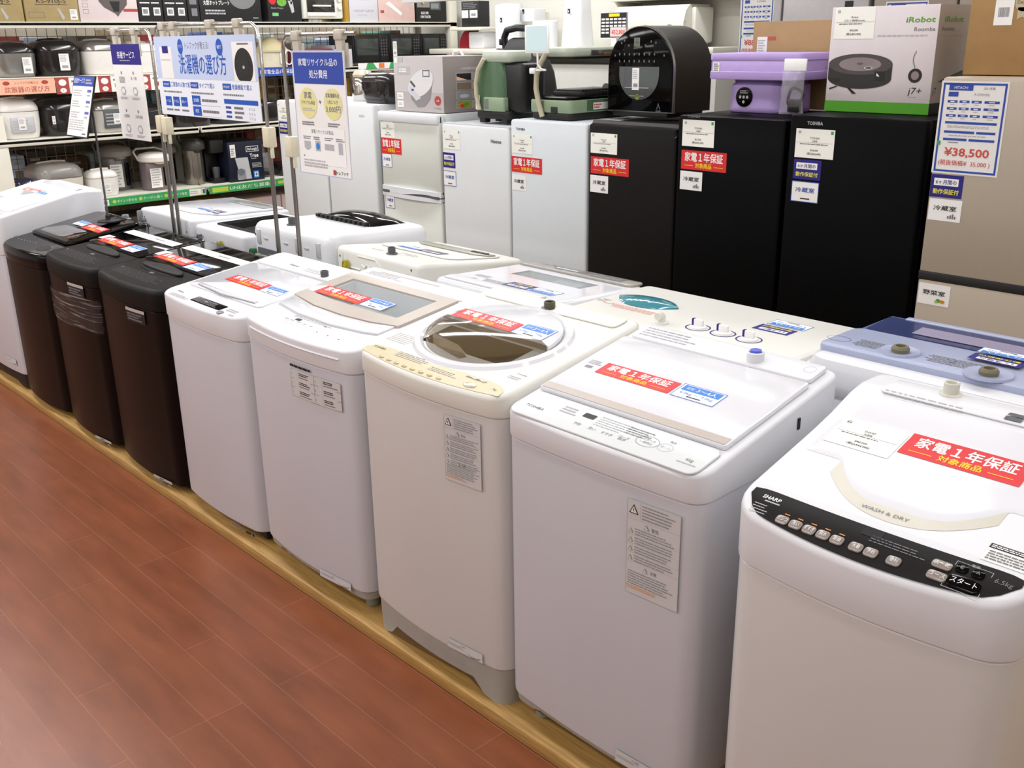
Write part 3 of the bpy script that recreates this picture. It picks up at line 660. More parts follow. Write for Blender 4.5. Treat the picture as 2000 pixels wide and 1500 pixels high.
def w8():
    KN = [(-.05, .80), (0, .822), (.02, .83), (.07, .845), (.15, .864), (.25, .888), (.32, .906), (.4, .935), (.44, .945), (.5, .945), (.6, .945)]
    def T(v):
        for (a, za), (b_, zb) in zip(KN, KN[1:]):
            if v <= b_: return za+(zb-za)*(v-a)/(b_-a)
        return KN[-1][1]
    w = Washer('washing_machine', 'nearest white washing machine with a black curved control panel', 'washing machine', -.918, -.408, 1.4, .757, .85, .96, d=.53, bulge=.03, r=.07, body=BODYW, rim=WHITE, z0=.05, base=BASEG, base_h=.02, topfn=T, bev=.012, holes=[(.2, .2001, .07, .15), (.2, .2001, .25, .4)])
    pan = lambda i: [(x, -.03*(1-(x/.2675)**2)+.008+i*0) for x in [-.22+.44*k/16 for k in range(17)]]+[(.24, .018), (.25, .038), (.245, .058), (.0, .052), (-.245, .058), (-.252, .038), (-.24, .018)]
    def panel(q):
        n = 24; vs = []; fs = []
        for k in range(n+1):
            x = -.236+.472*k/n; e = max(0, (abs(x)-.186)/.05)
            v0 = -.03*(1-(x/.255)**2)+.006+.034*e**2.2; v1 = .058-.006*(1-(x/.24)**2)-.006*e**3
            for j in range(5): v = v0+(v1-v0)*j/4; vs.append((x, v, T(v)+.0016))
        for k in range(n):
            for j in range(4): a = k*5+j; fs.append((a, a+5, a+6, a+1))
        q.add(vs, fs, mat('panel_black', '131011', .32, noise=.03, spec=.3))
    w.part('control_panel', panel, 'black control panel')
    CP = lambda x, v, o: w.T(x, v, o+.0018)
    btns = [(-.148, 'ガンコ'), (-.122, '洗い'), (-.096, 'すすぎ'), (-.070, '脱水'), (-.044, '乾燥'), (-.010, '水量'), (.016, '予約'), (.055, '便利')]
    BT = mat('button_smoke', '8d827b', .25, noise=.03, coat=.4)
    def button(x, v, hw, hv, t, m=BT, tm=PWH, name='button'):
        o = w.slab(name, rrect(x-hw, v-hv, x+hw, v+hv, hv*.7, 4), .003, m, .0012, .0016)
        q = MB(); Sheet(q, lambda a, b_, c: w.T(a, b_, c+.0047)).text(t, x, v-hv*.35, hv*.75, tm, 2, w=min(hw*1.6, hw*.55*len(t))); q.build('legend', o)
    for x, t in btns: button(x, -.001, .0118, .0085, t)
    button(.121, .024, .0155, .008, '洗〜乾'); button(.124, .001, .0155, .008, 'コース')
    button(.149, .031, .0095, .0085, '切', BLKG, INKL, 'power_button'); button(.174, .031, .0095, .0085, '入', BLKG, INKL, 'power_button'); button(.164, .004, .025, .012, 'スタート', BLKG, PWH, 'start_button')
    def cp(s):
        s.text('SHARP', -.193, .033, .0085, PWH, 1, bold=.03); s.rect(-.202, .026, .03, .003, INKL, 1)
        s.dash(-.215, -.004, .034, .024, 4, INKL, 3, 1, .3, .08, .2); s.rect(-.02, .03, .035, .02, mat('deep_black', '060606', .6), 1)
        s.dash(.0, .02, .1, .018, 3, INKG, 4, 1, .3); s.text('6.5kg', .212, .028, .009, INKG, 1); s.frame(.136, -.011, .056, .056, .0008, INKL, 1)
        s.text('電源', .164, .043, .0045, INKL, 1)
        for k in range(5): s.rect(-.152+.026*k, .013, .01, .002, mat('led_orange', 'e08a3a', .4), 1)
    w.sheet('panel_print', CP, cp)
    L0 = (-.165, .195)
    lidp = lambda i: [(-.17+i, .395-i), (-.165+i, .19), (-.15+i, .165+i), (-.10, .122+i), (-.03, .105+i), (.05, .105+i), (.12, .122+i), (.18-i, .165+i), (.195-i, .19), (.2-i, .395-i)][::-1]
    def lid(q):
        n = 40; vs = []; fs = []; nv = 20
        for k in range(n+1):
            t = k/n; x = -.225+.45*t; u = abs(x-.0)/.15
            v0 = .112+.085*min(1, max(0, u-.25)**2/.5625); v1 = .4
            for j in range(nv+1):
                v = v0+(v1-v0)*j/nv
                edge = min(1, (v-v0)/.015, (.5-abs(t-.5))/.03)
                vs.append((x, v, T(v)+.0005+.0016*math.sqrt(max(0, 1-(1-edge)**2))))
        for k in range(n):
            for j in range(nv): a = k*(nv+1)+j; fs.append((a, a+nv+1, a+nv+2, a+1))
        q.add(vs, fs, WHITEG)
    w.part('lid', lid)
    def grip(s):
        n = 22; vs = []; fs = []
        for k in range(n+1):
            t = k/n; x = -.15+.3*t; u = abs(2*t-1)
            vb = .077+.078*u**2.2; vt = .114+.09*max(0, u-.25)**2/.5625
            vs += [s.fn(x, vb, .0006), s.fn(x, max(vt, vb+.0005), .0006)]
        for k in range(n): a = 2*k; fs.append((a, a+2, a+3, a+1))
        s.mb.add(vs, fs, mat('lid_grip_cream', 'c9c5b6', .25, noise=.02))
        s.text('WASH & DRY', -.012, .091, .0085, INKG, 5, w=.085)
    w.sheet('lid_grip', w.T, grip, 'cream grip recess')
    LT = lambda x, v, o: w.T(x, v, o+.0024)
    price_card(w.root, LT, -.213, .235, .13, .085, 'SHARP', '洗濯機', '¥40,000', '(税込¥44,000)', mat('film_card', 'e6e5dc', .2), WHITE)
    red_sign(w.root, LT, -.079, .262, .216, .066)
    w.slab('rear_panel', rrect(-.2, .42, .245, .5, .012, 3), .004, WHITE, .002)
    w.sheet('rear_print', w.T, lambda s: (s.dash(-.19, .413, .2, .02, 2, INKL, 4, 14, .3, .03, .1), s.rect(.04, .425, .03, .012, DGREY, 16), s.rect(.04, .44, .03, .016, DGREY, 16), s.dash(.08, .42, .13, .035, 4, INKL, 6, 16)))
    w.cap(-.085, .485, mat('inlet_milk', 'd3d1c4', .4), .015, .026)
    w.sheet('caution_sticker', w.T, lambda s: (s.rect(.16, .098, .09, .012, INK, 3), s.dash(.163, .1, .08, .008, 2, PWH, 3, 4), s.rect(.16, .066, .09, .032, PAPER, 3), s.dash(.165, .07, .08, .024, 4, INKG, 5, 4)))
w8()

# -- second row: machines that turn their backs to the front row -------------------------------------
class Back(Washer):
    def __init__(s, name, label, x0, x1, yN, d, seam, zfar, znear, **k):
        s.xc = (x0+x1)/2; s.yo = yN+d
        T = k.pop('topfn', None) or (lambda v: zfar-P+(znear-zfar)*min(v/(d-.04), 1))
        super().__init__(name, label, 'washing machine', x0, x1, yN, seam, zfar, znear, d=d, rot=True, topfn=T, bulge=k.pop('bulge', .012), r=k.pop('r', .04), **k)
        s.B = lambda x, z, off: (-x, d-.0035+off, z)       # back panel, x and z as seen from behind
    def L(s, X, Y): return (s.xc-X, s.yo-Y)
def lo(w, X, Y): return w.L(X, Y)
def coil(w, x, z, m, r=.022, n=3, name='power_cord'):
    def f(q):
        for k in range(n):
            q.tube([(-x+.004*k+r*.35*math.sin(t)*(.7+.2*k), w.d+.008+.006*k, z+r*1.6*math.cos(t)) for t in [2*PI*j/16 for j in range(16)]], .0035, m, 6, closed=True)
        q.box((-x-.016, w.d-.004, z-.008), (-x+.016, w.d+.028, z+.006), BLK2, .003)
    return w.part(name, f)
def screws(w, pts):
    for x, z in pts: w.part('screw', lambda q: q.lathe([(0, -.004), (.005, -.004), (.005, .002), (0, .003)], (-x, w.d-.002, z), DGREY, 10, 'y'))
def sticker2(w, X, Y, wk=True, dz=.0):
    x, y = w.L(X, Y); fn = lambda a, b_, o: w.T(a, b_, o+dz)
    return fn, x, y
# far-left white one
w = Back('washing_machine', 'white flat-topped washing machine seen from behind, farthest of the second row', -4.84, -4.285, 2.03, .52, .82, .885, .9, body=WHITE, rim=WHITE, r=.03)
w.slab('lid', lambda i: [(-.25+i, .02+i), (.25-i, .02+i), (.25-i, .35-i), (.1, .42-i), (-.1, .42-i), (-.25+i, .35-i)], .012, WHITEG, .005)
w.slab('lid_window', rrect(-.24, .05, .1, .13, .02, 3), .004, mat('window_grey', '9a9c98', .15), .001, .012)
fn, x, y = sticker2(w, -4.40, 2.21, dz=.0125); work_sign(w.root, fn, x-.07, y-.03, .1, .06); blue_sign(w.root, fn, x+.03, y-.035, .11, .056)
w.part('cord_hook', lambda q: (q.box((.24, .512, .76), (.25, .545, .85), GREY, .003), q.box((.205, .512, .8), (.25, .53, .815), GREY, .003)))
screws(w, [(-.22, .82), (.22, .8)])
w.part('back_panel', lambda q: [q.box((-.2+.13*k, .515, .3), (-.1+.13*k, .519, .77), LGREY, .002) for k in range(4)])
# open one
w = Back('washing_machine', 'white washing machine seen from behind with its lid open onto a dark tub', -4.265, -3.81, 2.03, .44, .8, .885, .885, body=WHITE, rim=WHITE, r=.03, holes=[(-.21, .13, .06, .36)])
w.well((-.21, .13, .06, .36), .3, mat('tub_dark', '302f2d', .35))
w.part('tub_ring', lambda q: q.loft([[(-.04+a*math.cos(t), .2+b_*math.sin(t), w.top(.2)-h) for t in [2*PI*k/32 for k in range(32)]] for a, b_, h in ((.165, .15, .03), (.16, .145, .26), (.13, .12, .28))], mat('tub_steel', '87888a', .3, metal=.6), cap=(0, 1)))
w.part('lid_rim', lambda q: q.tube([(x, v, w.top(v)+.004) for x, v in ((-.214, .056), (.134, .056), (.134, .364), (-.214, .364))], .006, BLK2, 6, closed=True))
coil(w, -.145, .775, DGREY, .022); coil(w, .04, .772, YWIRE, .02)
w.part('rating_plate', lambda q: Sheet(q, w.B).rect(-.12, .6, .15, .11, PAPERY, 2)); screws(w, [(-.2, .8), (.11, .77)])
w.part('back_panel', lambda q: (q.box((-.2, w.d-.006, .3), (.2, w.d+.001, .775), BODYG, .002),))
# ribbed one with a dark lid
w = Back('washing_machine', 'tall white washing machine seen from behind with a ribbed upper back and a dark lid', -3.79, -3.21, 2.06, .5, .7, .94, .955, body=WHITE, rim=WHITE, r=.05, bev=.04, rb=.04)
def dome(q):
    n = 20; vs = []; fs = []
    for k in range(n+1):
        for j in range(9):
            x = -.2+.4*k/n; v = .04+.2*j/8
            e = math.sin(PI*k/n)**.5*math.sin(PI*j/8)**.5
            vs.append((x, v, w.top(v)-.004+.042*e))
    for k in range(n):
        for j in range(8): a = k*9+j; fs.append((a, a+9, a+10, a+1))
    q.add(vs, fs, BLKG)
w.part('lid', dome)
w.part('lid_vent', lambda q: [q.box((-.17+.034*k, .22, w.top(.2)+.004), (-.15+.034*k, .245, w.top(.2)+.018), BLK2, .002) for k in range(11)])
w.cap(.06, .44, DGREY, .015, .03)
w.part('back_ribs', lambda q: [q.box((-.235+.15*k, w.d-.008, .825), (-.205+.15*k, w.d+.005, .885), LGREY, .004) for k in range(4)]+[q.box((-.15+.155*k, w.d-.004, .85+.0*k), (-.12+.155*k, w.d+.004, .855), LGREY, .001) for k in range(3)])
w.part('back_panel', lambda q: (q.box((-.245, w.d-.006, .3), (.245, w.d+.004, .81), DGREY, .003), q.box((-.235, w.d, .775), (-.1, w.d+.0065, .78), LGREY, .001), q.box((.09, w.d, .775), (.235, w.d+.0065, .78), LGREY, .001)))
w.part('rating_plate', lambda q: (Sheet(q, w.B).rect(-.06, .7, .11, .1, PAPER, 25), Sheet(q, w.B).dash(-.05, .71, .09, .08, 6, INKL, 3, 27)))
w.part('side_grip', lambda q: q.box((-.294, .4, .68), (-.286, .43, .7), LGREY, .002)); screws(w, [(.262, .76), (.262, .72), (-.26, .86)]); coil(w, -.255, .765, GWIRE, .022, 4); coil(w, -.225, .735, mat('cord_putty', 'b9b7a6', .5), .03, 3, 'drain_hose')
# cream one
w = Back('washing_machine', 'cream washing machine seen from behind with moulded grooves and a sloping top', -3.2, -2.67, 2.08, .5, .6, .87, .925, body=CREAM, rim=CREAM, r=.03, bev=.02)
fn, x, y = sticker2(w, -2.88, 2.29, dz=.0065); work_sign(w.root, fn, x-.06, y-.045, .12, .06); blue_sign(w.root, fn, x+.065, y-.045, .12, .06)
w.slab('lid', rrect(-.22, .06, .225, .33, .05, 5), .006, CREAM, .004)
w.slab('lid_window', lambda i: [(-.21+i, .1+i), (.2-i, .1+i), (.2-i, .14), (.15-i, .17-i), (-.16+i, .17-i), (-.21+i, .14)], .005, mat('window_taupe', 'a09d92', .2), .002, .006)
w.slab('lid_handle', rrect(-.19, .11, -.1, .13, .006, 3), .004, mat('handle_brown', '4a4036', .3), .001, .011)
w.cap(-.02, .44, DGREY, .014, .024)
w.sheet('top_print', w.T, lambda s: [s.rect(-.12+.09*k, .4+.01*k, .07, .003, INKG, 2) for k in range(3)]+[s.rect(-.1, .38, .1, .003, MAROON, 2)])
def groove(q):
    for pts in ([(-.11, .86), (.0, .86), (.03, .835), (.045, .78), (.09, .76), (.17, .76)], [(-.21, .86), (-.21, .81), (-.1, .81)], [(-.13, .795), (-.05, .795)], [(-.09, .83), (-.07, .82), (-.055, .835), (-.04, .82), (-.025, .835), (-.01, .82), (.01, .83)], [(.19, .84), (.19, .7)]):
        q.tube([(-a, w.d-.001, z+.005) for a, z in pts], .0045, CREAM, 6)
w.part('moulding', groove); coil(w, -.17, .80, YWIRE, .026); screws(w, [(-.23, .85), (.21, .86)])
w.part('vent_slots', lambda q: [q.box((-.12-.015*k, w.d-.004, .7), (-.112-.015*k, w.d+.002, .74), DGREY, .001) for k in range(2)])
w.part('side_bracket', lambda q: q.box((-.27, .3, .74), (-.264, .31, .755), GREY, .001))
# white one with transparent lid edge
w = Back('washing_machine', 'white washing machine seen from behind with a grey window strip in its top', -2.545, -1.995, 2.03, .45, .84, .895, .915, body=CREAM, rim=WHITEG, r=.04, bev=.02, holes=[(-.17, .15, .12, .21)])
w.well((-.17, .15, .12, .21), .05, mat('window_well', 'a9abad', .3)); w.part('lid_window', lambda q: q.box((-.17, .12, w.top(.16)-.004), (.15, .21, w.top(.16)+.001), GLASS))
w.part('window_box', lambda q: q.box((-.12, .125, w.top(.16)-.045), (.0, .2, w.top(.16)-.008), GREY, .004))
w.part('control_cover', lambda q: q.prism(rrect(-.262, -.005, .262, .07, .02, 4), 0, .008, mat('clear_cover', 'b9b5ad', .08, alpha=.75), .003, fn=lambda x, y, z: (x, y, w.top(y)+z)))
w.sheet('control_print', lambda x, v, o: w.T(x, v, o+.0085), lambda s: (s.dash(-.2, .01, .4, .04, 4, INKG, 4, 2), s.rect(-.2, .02, .14, .03, GREY, 2), s.rect(.0, .03, .1, .008, PWH, 3)))
fn, x, y = sticker2(w, -2.19, 2.13); work_sign(w.root, fn, x+.005, y-.05, .11, .06); blue_sign(w.root, fn, x-.11, y-.05, .112, .06)
w.sheet('top_print', w.T, lambda s: (s.dash(-.06, .33, .2, .05, 5, INKL, 5, 2), s.disc(-.15, .38, .02, .012, LGREY, 2), s.disc(.17, .36, .015, .008, LGREY, 2), s.dash(.14, .3, .08, .03, 3, INKL, 8, 2)))
w.slab('rear_panel', rrect(-.2, .385, .24, .43, .01, 3), .006, WHITE, .002)

# -- twin tub machines -------------------------------------------------------------------------
def twin(name, label, x0, x1, yN, d, ztop, body, cover, ch, over=.012, zb=.62):
    xc = (x0+x1)/2; root = thing(name, label, 'washing machine', (xc, yN+d, P), PI); w = x1-x0
    q = MB(); q.box((-w/2+over, over, .03), (w/2-over, d-over, zb), body, .012, .05, 5); q.box((-w/2+over*.6, over*.6, zb-.006), (w/2-over*.6, d-over*.6, ztop-P-ch+.004), body, .012, .05, 5)
    q.build('cabinet', root)
    for sx in (-1, 1):
        for v in (.08, d-.08):
            f = MB(); f.lathe([(.02, 0), (.024, .005), (.022, .034)], (sx*(w/2-.1), v, 0), BLK2, 12); f.build('foot', root)
    T = lambda x, v, off: (x, v, ztop-P+off)
    Lc = lambda X, Y: (xc-X, yN+d-Y)
    return root, T, Lc, w, d
root, T, Lc, tw, d = twin('washing_machine', 'cream twin-tub washing machine with three purple-marked dials and a ribbed teal window', -1.985, -1.212, 2.05, .42, .905, CREAM, CREAM, .055)
q = MB(); q.box((-tw/2, 0, .905-P-.058), (tw/2, d, .905-P), CREAM, .016, .035, 5); q.build('top_cover', root)
def teal(q):
    cx, cy = Lc(-1.833, 2.285); n = 26; vs = []; fs = []
    for k in range(n+1):
        for j in range(7):
            u = k/n*2-1; vv = j/6*2-1; hw = .062*(1-abs(u)**2.4)+.002
            z = .014*(1-vv*vv)*(1-u*u*.7)+.002*(math.cos(k*PI)*.5 if vv > .0 and u > -.2 else 0)*(1-u*u)
            vs.append(T(cx+.112*u, cy+hw*vv, .001+z))
    for k in range(n):
        for j in range(6): a = k*7+j; fs.append((a, a+7, a+8, a+1))
    q.add(vs, fs, TEAL)
q = MB(); teal(q); q.build('lid_window', root, 'ribbed teal window', ang=60)
for X in (-1.561, -1.479, -1.397):
    cx, cy = Lc(X, 2.166); q = MB()
    q.lathe([(.024, 0), (.024, .004), (.02, .006), (0, .006)], T(cx, cy, 0), PWH, 24); q.box((cx-.017, cy-.005, .905-P+.005), (cx+.017, cy+.005, .905-P+.024), PWH, .003)
    k = q.build('dial', root); q = MB(); q.box((cx+.011, cy-.0055, .905-P+.006), (cx+.018, cy+.0055, .905-P+.0245), NAVY, .001); q.build('pointer', k, 'purple pointer')
    q = MB(); Sheet(q, T).ring(cx, cy, .036, .034, .004, NAVY, 2); q.build('dial_ring', k)
cx, cy = Lc(-1.658, 2.13); q = MB(); q.lathe([(.02, 0), (.02, .005), (.011, .007), (.011, .022)], T(cx, cy, 0), CREAM, 16); q.tube([T(cx, cy, .02), T(cx, cy+.006, .026), T(cx-.004, cy+.024, .025)], .0105, CREAM, 12); q.build('water_inlet', root)
q = MB(); s = Sheet(q, T); cx, cy = Lc(-1.84, 2.19); s.dash(cx-.1, cy-.02, .2, .035, 4, mat('print_coral', 'e8a9a0', .5), 4, 2, .6, .03, .08); cx, cy = Lc(-1.95, 2.2); s.rect(cx-.02, cy-.03, .03, .004, INKG, 2); s.dash(cx-.015, cy-.02, .04, .02, 2, INKL, 3, 2); q.build('top_print', root)
fn = T; cx, cy = Lc(-1.40, 2.29); work_sign(root, fn, cx-.055, cy-.03, .11, .056); blue_sign(root, fn, cx-.065, cy-.095, .115, .055)
q = MB(); cx, cy = Lc(-1.62, 2.05); q.lathe([(.026, 0), (.03, .004), (.03, .02), (.024, .022), (.024, .01), (0, .01)], (cx, d+.008, .69), mat('drain_tan', 'e0c69a', .5), 18); q.lathe([(.024, -.2), (.024, .005)], (cx, d+.008, .69), CREAM, 18); q.build('drain_hose', root)
q = MB(); q.box((-tw/2+.02, d-.008, .70), (tw/2-.25, d+.004, .715), CREAM, .002); q.box((tw/2-.28, d-.006, .60), (tw/2-.04, d+.001, .69), DGREY, .003); q.build('back_panel', root)
q = MB(); q.box((-tw/2-.004, d-.02, .74), (-tw/2+.1, d+.006, .77), CREAM, .003); q.build('side_grip', root)

root, T, Lc, tw, d = twin('washing_machine', 'white twin-tub washing machine with a periwinkle blue cover and blue see-through lid', -1.2, -.37, 2.07, .45, .955, WHITE, LIL, .05, .004, .6)
q = MB(); q.box((-tw/2+.02, .012, .8), (tw/2-.02, d+.01, .955-P-.012), WHITE, .03, .06, 5); q.build('splash_back', root)
q = MB(); q.box((-tw/2+.03, .22, .955-P-.02), (tw/2-.03, d-.035, .955-P+.004), LIL, .008, .03, 5); q.build('top_cover', root, 'periwinkle blue cover')
q = MB(); vs = [(x, v, z) for x in (-tw/2+.03, tw/2-.06) for v, z in ((.225, .955-P+.002), (.1, .955-P+.008), (.1, .955-P+.011), (.225, .955-P+.006))]; q.add(vs, [(0, 1, 2, 3), (4, 7, 6, 5), (0, 4, 5, 1), (1, 5, 6, 2), (2, 6, 7, 3), (3, 7, 4, 0)], BLUEGL); q.build('spin_lid', root, 'see-through blue lid')
q = MB(); q.box((-tw/2+.03, .08, .955-P+.0), (tw/2-.1, .105, .955-P+.014), LIL, .004); q.build('lid_handle', root)
q = MB(); q.box((-tw/2+.03, .03, .955-P-.02), (tw/2-.03, .22, .955-P-.006), mat('deep_periwinkle', '55608f', .4, noise=.03), .004); q.build('wash_deck', root)
TT = lambda x, v, o: T(x, v, o+.0042)
q = MB(); s = Sheet(q, TT); cx, cy = Lc(-1.145, 2.17); s.ring(cx, cy, .03, .022, .002, mat('ring_periwinkle', '7f8cc0', .4), 2)
for X in (-1.075, -.9, -.84): cx, cy = Lc(X, 2.17); s.dash(cx-.035, cy-.03, .07, .055, 6, INKG, int(X*-100), 2, .4)
q.build('cover_print', root)
for X, Y, r_ in ((-.987, 2.165, .034), (-.775, 2.14, .04)):
    cx, cy = Lc(X, Y); q = MB(); q.lathe([(r_+.012, 0), (r_+.010, .005), (r_, .004), (r_*.85, .0015), (0, .0015)], TT(cx, cy, 0), LIL, 24); k = q.build('inlet_seat', root)
    q = MB(); q.lathe([(.02, .001), (.021, .01), (.017, .016), (.012, .016), (.011, .006), (0, .006)], TT(cx, cy, 0), mat('inlet_tan', '77715a', .5), 16); q.build('water_inlet', k)
q = MB(); q.add([(x, v, .955-P+.0075+(.225-v)*.04) for x, v in ((-.2, .2), (.25, .2), (.25, .14), (-.2, .14))], [(0, 1, 2, 3)], mat('sticker_mauve', '8d86a0', .4, noise=.03)); q.build('lid_sticker', root)
cx, cy = Lc(-.80, 2.235); fn = TT; work_sign(root, lambda a, b_, o: TT(a, b_, o+.005), cx-.06, cy-.03, .115, .05); blue_sign(root, lambda a, b_, o: TT(a, b_, o+.008), cx-.06, cy-.075, .115, .045)
q = MB(); q.tube([(tw/2-.025, d-.02, .86), (tw/2-.005, d+.012, .855), (tw/2-.0, d+.016, .82), (tw/2+.0, d+.02, .7), (tw/2-.02, d+.02, .5)], .006, GREY, 8); q.build('power_cord', root)
q = MB(); [q.box((.1+.06*k, d-.006, .74), (.13+.06*k, d+.004, .775), WHITE, .003) for k in range(4)]; q.box((.05, d-.006, .6), (tw/2-.03, d+.002, .72), WHITE, .004); q.box((.2, d-.002, .5), (tw/2-.04, d+.004, .58), DGREY, .002); q.build('back_panel', root)

# ------------------------------------------------------------------ refrigerators
FY = 3.155
class Fridge:
    def __init__(s, label, x0, x1, z1, m, d=.5, side=None, doors=(), rad=.012):
        s.root = thing('refrigerator', label, 'refrigerator', (x0, FY, P)); s.w = x1-x0; w = s.w; h = z1-P; s.h = h; s.x0 = x0
        q = MB(); q.box((.004, .05, .02), (w-.004, d, h-.001), side or m, .006); q.build('cabinet', s.root)
        q = MB(); q.box((.02, .06, 0), (w-.02, d-.05, .024), BLK2); q.build('base', s.root)
        zs = [.03]+list(doors)+[h]
        for a, b_ in zip(zs, zs[1:]):
            q = MB(); q.box((0, 0, a+(.006 if a > .03 else 0)), (w, .046, b_-(.006 if b_ < h else 0)), m, rad, rad, 4); s.door = q.build('door', s.root)
        s.F = lambda x, z, off: (x, -off, z)
    def at(s, X, Z): return X-s.x0, Z-P
    def card(s, X0, Z1, X1, Z0, *a, **k): x, z = s.at(X0, Z0); price_card(s.root, s.F, x, z, X1-X0, Z1-Z0, *a, **k)
    def red(s, X0, Z1, X1, Z0): x, z = s.at(X0, Z0); red_sign(s.root, s.F, x, z, X1-X0, Z1-Z0)
    def navy(s, X0, Z1, X1, Z0): x, z = s.at(X0, Z0); work_sign(s.root, s.F, x, z, X1-X0, Z1-Z0)
    def room(s, X0, Z1, X1, Z0, t='冷蔵室', **k): x, z = s.at(X0, Z0); room_sign(s.root, s.F, x, z, X1-X0, Z1-Z0, t, **k)
    def logo(s, t, X, Z, h, m, w=None): q = MB(); x, z = s.at(X, Z); Sheet(q, s.F).text(t, x, z, h, m, 2, w=w, bold=.02); q.build('maker_badge', s.root)
f = Fridge('white refrigerator farthest from the black ones, with a navy guarantee sign near its top corner', -5.36, -4.875, 1.34, FRW)
f.card(-5.345, 1.327, -5.225, 1.225, 'TOSHIBA', '冷蔵庫', '¥25,000', '(税込¥27,500)', m=PAPERY); f.navy(-5.345, 1.219, -5.245, 1.15)
f = Fridge('plain white refrigerator behind the tall recycling notice', -4.855, -4.40, 1.345, FRW)
f.logo('AQUA', -4.5, 1.28, .012, INKL)
f = Fridge('ivory two-door refrigerator with its freezer door over the lower door', -4.345, -3.862, 1.318, FRG, doors=(.872,), side=mat('fridge_side_white', 'cfd2d3', .4))
f.card(-4.334, 1.278, -4.215, 1.187, 'Haier', '冷蔵庫', '¥9,900', '(税込¥10,890)'); f.red(-4.338, 1.184, -4.166, 1.105); f.room(-4.336, 1.105, -4.252, 1.034, '冷凍室'); f.room(-4.325, .894, -4.246, .821)
q = MB(); q.box((0, -.012, f.h-.05), (f.w, .03, f.h), WHITE, .01, .01, 3); q.build('top_trim', f.root)
q = MB(); n = 20
for sgn, zz in ((1, .885), (-1, .859)):
    q.loft([[(f.w*k/n, -.016*math.sin(PI*k/n)-.001, zz+a), (f.w*k/n, .02, zz+a), (f.w*k/n, .02, zz+b_), (f.w*k/n, -.016*math.sin(PI*k/n)-.001, zz+b_)] for k in range(n+1) for a, b_ in ((-.011-(.008*math.sin(2*PI*k/n) if sgn > 0 else 0), .016 if sgn > 0 else .009),)], WHITE)
q.build('door_handle', f.root)
q = MB(); q.box((.01, -.008, .866), (f.w-.01, .02, .879), DGREY); q.build('door_gap', f.root)
f = Fridge('white single-door refrigerator with a navy guarantee sign and a blue-bordered sign', -3.84, -3.362, 1.28, FRW)
f.card(-3.828, 1.252, -3.703, 1.161, 'Hisense', '冷蔵庫', '¥7,900', '(税込¥8,690)'); f.navy(-3.835, 1.143, -3.742, 1.071); f.room(-3.835, 1.056, -3.740, .983); f.logo('Hisense', -3.448, 1.208, .016, INK)
q = MB(); q.box((0, .005, f.h-.012), (f.w, .05, f.h+.004), LGREY, .003); q.box((.0, .06, f.h-.008), (f.w, .48, f.h), WHITE, .003); q.build('top_trim', f.root)
f = Fridge('white refrigerator with a red warranty sign, next to the charcoal one', -3.352, -2.885, 1.32, mat('fridge_cool_white', 'd3d8dc', .4, noise=.01))
f.card(-3.341, 1.257, -3.21, 1.174, 'TOSHIBA', '冷蔵庫', '¥12,000', '(税込¥13,200)'); f.red(-3.346, 1.159, -3.15, 1.089); f.room(-3.344, 1.077, -3.253, 1.008, blue=False, pic='b'); f.logo('TOSHIBA', -3.285, 1.275, .01, INK)
f = Fridge('charcoal refrigerator with a sloped front edge, under the black air fryer oven', -2.875, -2.42, 1.325, FRD)
q = MB(); q.loft([[(x, -.0, f.h-.035), (x, .05, f.h-.035), (x, .05, f.h+.012), (x, .03, f.h+.012)] for x in (0, f.w)], mat('charcoal_trim', '35322f', .35, noise=.04)); q.build('door_handle', f.root)
f.card(-2.862, 1.288, -2.717, 1.206, 'Panasonic', '冷蔵庫', '¥43,000', '(税込¥47,300)'); f.red(-2.86, 1.192, -2.652, 1.122); f.room(-2.862, 1.115, -2.762, 1.044, blue=False, pic='b')
f = Fridge('black refrigerator under the lilac folding washer, with a red warranty sign', -2.415, -1.945, 1.378, FRB)
f.card(-2.39, 1.362, -2.243, 1.264, 'TOSHIBA', '冷蔵庫', '¥23,000', '(税込¥25,300)'); f.red(-2.39, 1.249, -2.182, 1.177); f.room(-2.392, 1.17, -2.288, 1.099, blue=False, pic='b'); f.logo('TOSHIBA', -2.34, 1.37, .009, INKG, .06)
f = Fridge('black refrigerator under the white robot vacuum box, with a navy guarantee sign', -1.93, -1.437, 1.4, FRB)
f.card(-1.9, 1.354, -1.752, 1.256, 'TOSHIBA', '冷蔵庫', '¥24,000', '(税込¥26,400)'); f.navy(-1.9, 1.25, -1.793, 1.182); f.room(-1.902, 1.175, -1.795, 1.103); f.logo('TOSHIBA', -1.83, 1.368, .011, INKL, .06)
f = Fridge('champagne beige refrigerator with a blue-framed price sheet at the near end', -1.41, -.86, 1.532, BEIGE, d=.56, doors=(.872,))
q = MB(); q.box((.0, -.001, .858), (f.w, .03, .889), BLK2, .004); q.build('door_handle', f.root)
